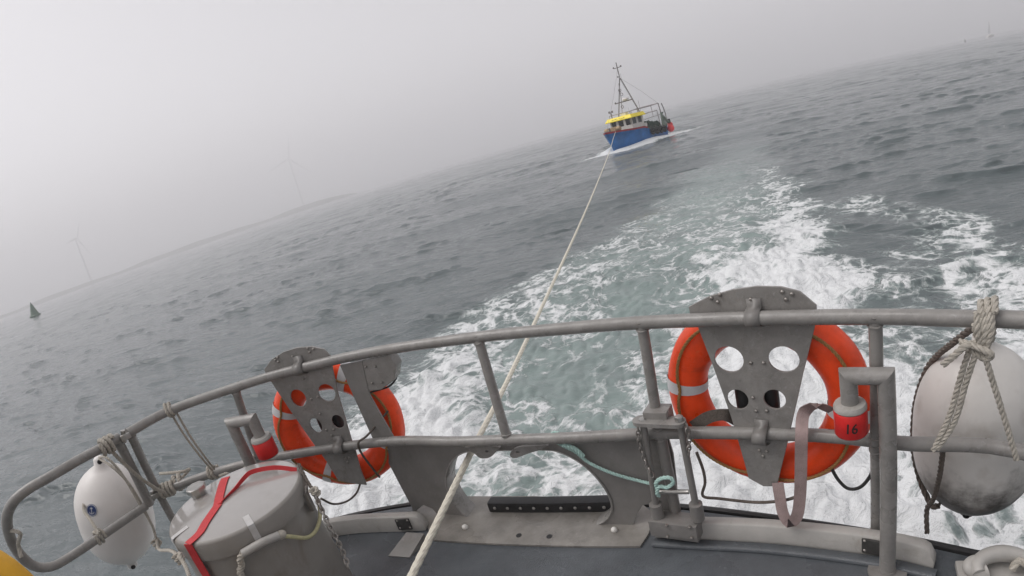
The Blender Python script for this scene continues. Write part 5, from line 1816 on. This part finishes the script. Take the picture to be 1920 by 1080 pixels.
turbine(-38.2, 1400, 103, 49, (41, 145, 262), R_(58), 'faint wind turbine nearest the green buoy, its rotor seen edge-on')
turbine(-17.5, 1620, 146, 69, (253, 138, 16), R_(8), 'faint wind turbine with spread blades left of the fishing boat')

GBU = pmat('green_buoy', (0.06, 0.12, 0.075), 0.5, 0, 0.15, 2)
gb = PZ(67, 594, 0.0)
gb = CAM + (gb - CAM).normalized() * 168
gbr = empty('channel_buoy', (gb.x, gb.y, 0))
tag(gbr, 'conical green channel buoy floating near the left edge', 'buoy')
_g = Vector((gb.x, gb.y, 0))
MB().lathe([(0.9, -.5), (1.35, -.1), (1.4, 0.35), (1.15, 0.5)], _g, (0.05, 0, 1), 20).build('float', GBU, gbr)
MB().lathe([(1.12, 0.5), (0.95, 0.9), (0.32, 3.0), (0.2, 3.2)], _g, (0.05, 0, 1), 16).build('tower', GBU, gbr)
MB().lathe([(0.16, 3.2), (0.16, 3.55), (0.08, 3.65)], _g, (0.05, 0, 1), 10).build('lantern', GBU, gbr)

SAILM = pmat('sailcloth', (0.85, 0.84, 0.85), 0.7)
sa = ray(1857, 66)
sd_ = Vector((sa.x, sa.y, 0)).normalized()
sb = sd_ * 540
sr_ = Vector((sd_.y, -sd_.x, 0))
syr = empty('sailing_yacht', (sb.x, sb.y, 0))
tag(syr, 'tiny white sailing yacht in fog on the right horizon', 'yacht')
hl = [(-4.5, 0), (-4.2, 1.3), (4.2, 1.5), (5.2, 1.7), (4.4, .5), (3.6, 0)]
ha = sr_ * 0.55 + sd_ * 0.83
hb_ = Vector((-ha.y, ha.x, 0))
V = []
for w in (-1, 1):
    for (a, z) in hl:
        ww = 1.3 * (1 - (max(a, 0) / 5.3) ** 2) * (1 if z > .6 else .55)
        V.append(sb + ha * a + hb_ * (w * ww) + Vector((0, 0, z)))
F = [(i, (i + 1) % 6, 6 + (i + 1) % 6, 6 + i) for i in range(6)] + [tuple(range(6)), tuple(range(6, 12))]
MB().add(V, F).build('hull', BWHITE, syr, smooth=False)
MB().box(sb + Vector((0, 0, 1.7)), 4.0, 1.6, .7, ha, hb_, (0, 0, 1), .15).build('cabin', BWHITE, syr)
MB().tube([sb + ha * .6 + Vector((0, 0, 1)), sb + ha * .6 + Vector((0, 0, 12.5))], 0.12, 8).build('mast', BWHITE, syr)
MB().prism([sb + ha * .4 + Vector((0, 0, 2.6)), sb + ha * .4 + Vector((0, 0, 11.8)), sb - ha * 1.6 + Vector((0, 0, 6.5)), sb - ha * 3.2 + Vector((0, 0, 2.7))], hb_ * .05).build('mainsail', SAILM, syr, smooth=False)
da = ray(1809, 75)
db = Vector((da.x, da.y, 0)).normalized() * 520
mk = empty('marker_buoy', db)
tag(mk, 'dark speck of a marker buoy left of the far yacht', 'buoy')
MB().lathe([(0.7, -.3), (0.9, .1), (0.7, .6), (0.25, 1.6), (0.2, 2.6), (0.1, 2.7)], db, (0, 0, 1), 14).build('float', MASTM, mk)

# low coast, all but lost in the fog
def coast():
    rng = np.random.default_rng(8)
    V, n = [], 60
    az = np.radians(np.linspace(-60, -12, n))
    h = 5 + 5 * np.interp(az, np.radians([-60, -45, -28, -16, -12]), [0.6, 0.5, 1.0, 0.9, 0]) + sines(az * 40, az * 0, rng, 6, 2, 9, .5) * 1.2
    h[-1] = 0.2
    for (d, k) in ((1230, 0), (1300, 1), (1500, .8), (1700, 0)):
        for a, hh in zip(az, h):
            V.append((d * math.sin(a), d * math.cos(a), max(hh, .3) * k - .3))
    F = [(r * n + i, r * n + i + 1, (r + 1) * n + i + 1, (r + 1) * n + i) for r in range(3) for i in range(n - 1)]
    o = MB().add(V, F).build('coast', pmat('coast_land', (0.08, 0.085, 0.06), 0.95, 0, 0.3, 0.02))
    tag(o, kind='structure')
coast()

# ------------------------------------------------------------------ sea fog
hz = MB().box((0, 0, 114), 14600, 14600, 232).build('haze', None, smooth=False)
hm = bpy.data.materials.new('sea_fog')
hm.use_nodes = True
hn = hm.node_tree
hn.nodes.clear()
ho = hn.nodes.new('ShaderNodeOutputMaterial')
hv = hn.nodes.new('ShaderNodeVolumePrincipled')
hv.inputs['Color'].default_value = (0.975, 0.965, 0.98, 1)
hv.inputs['Density'].default_value = FOG
hv.inputs['Density Attribute'].default_value = ''
hv.inputs['Anisotropy'].default_value = 0.15
hn.links.new(hv.outputs[0], ho.inputs['Volume'])
try:
    hm.cycles.homogeneous_volume = True
except Exception:
    pass
hz.data.materials.append(hm)
tag(hz, 'pale grey sea fog hanging over the whole sea', 'fog', kind='stuff')
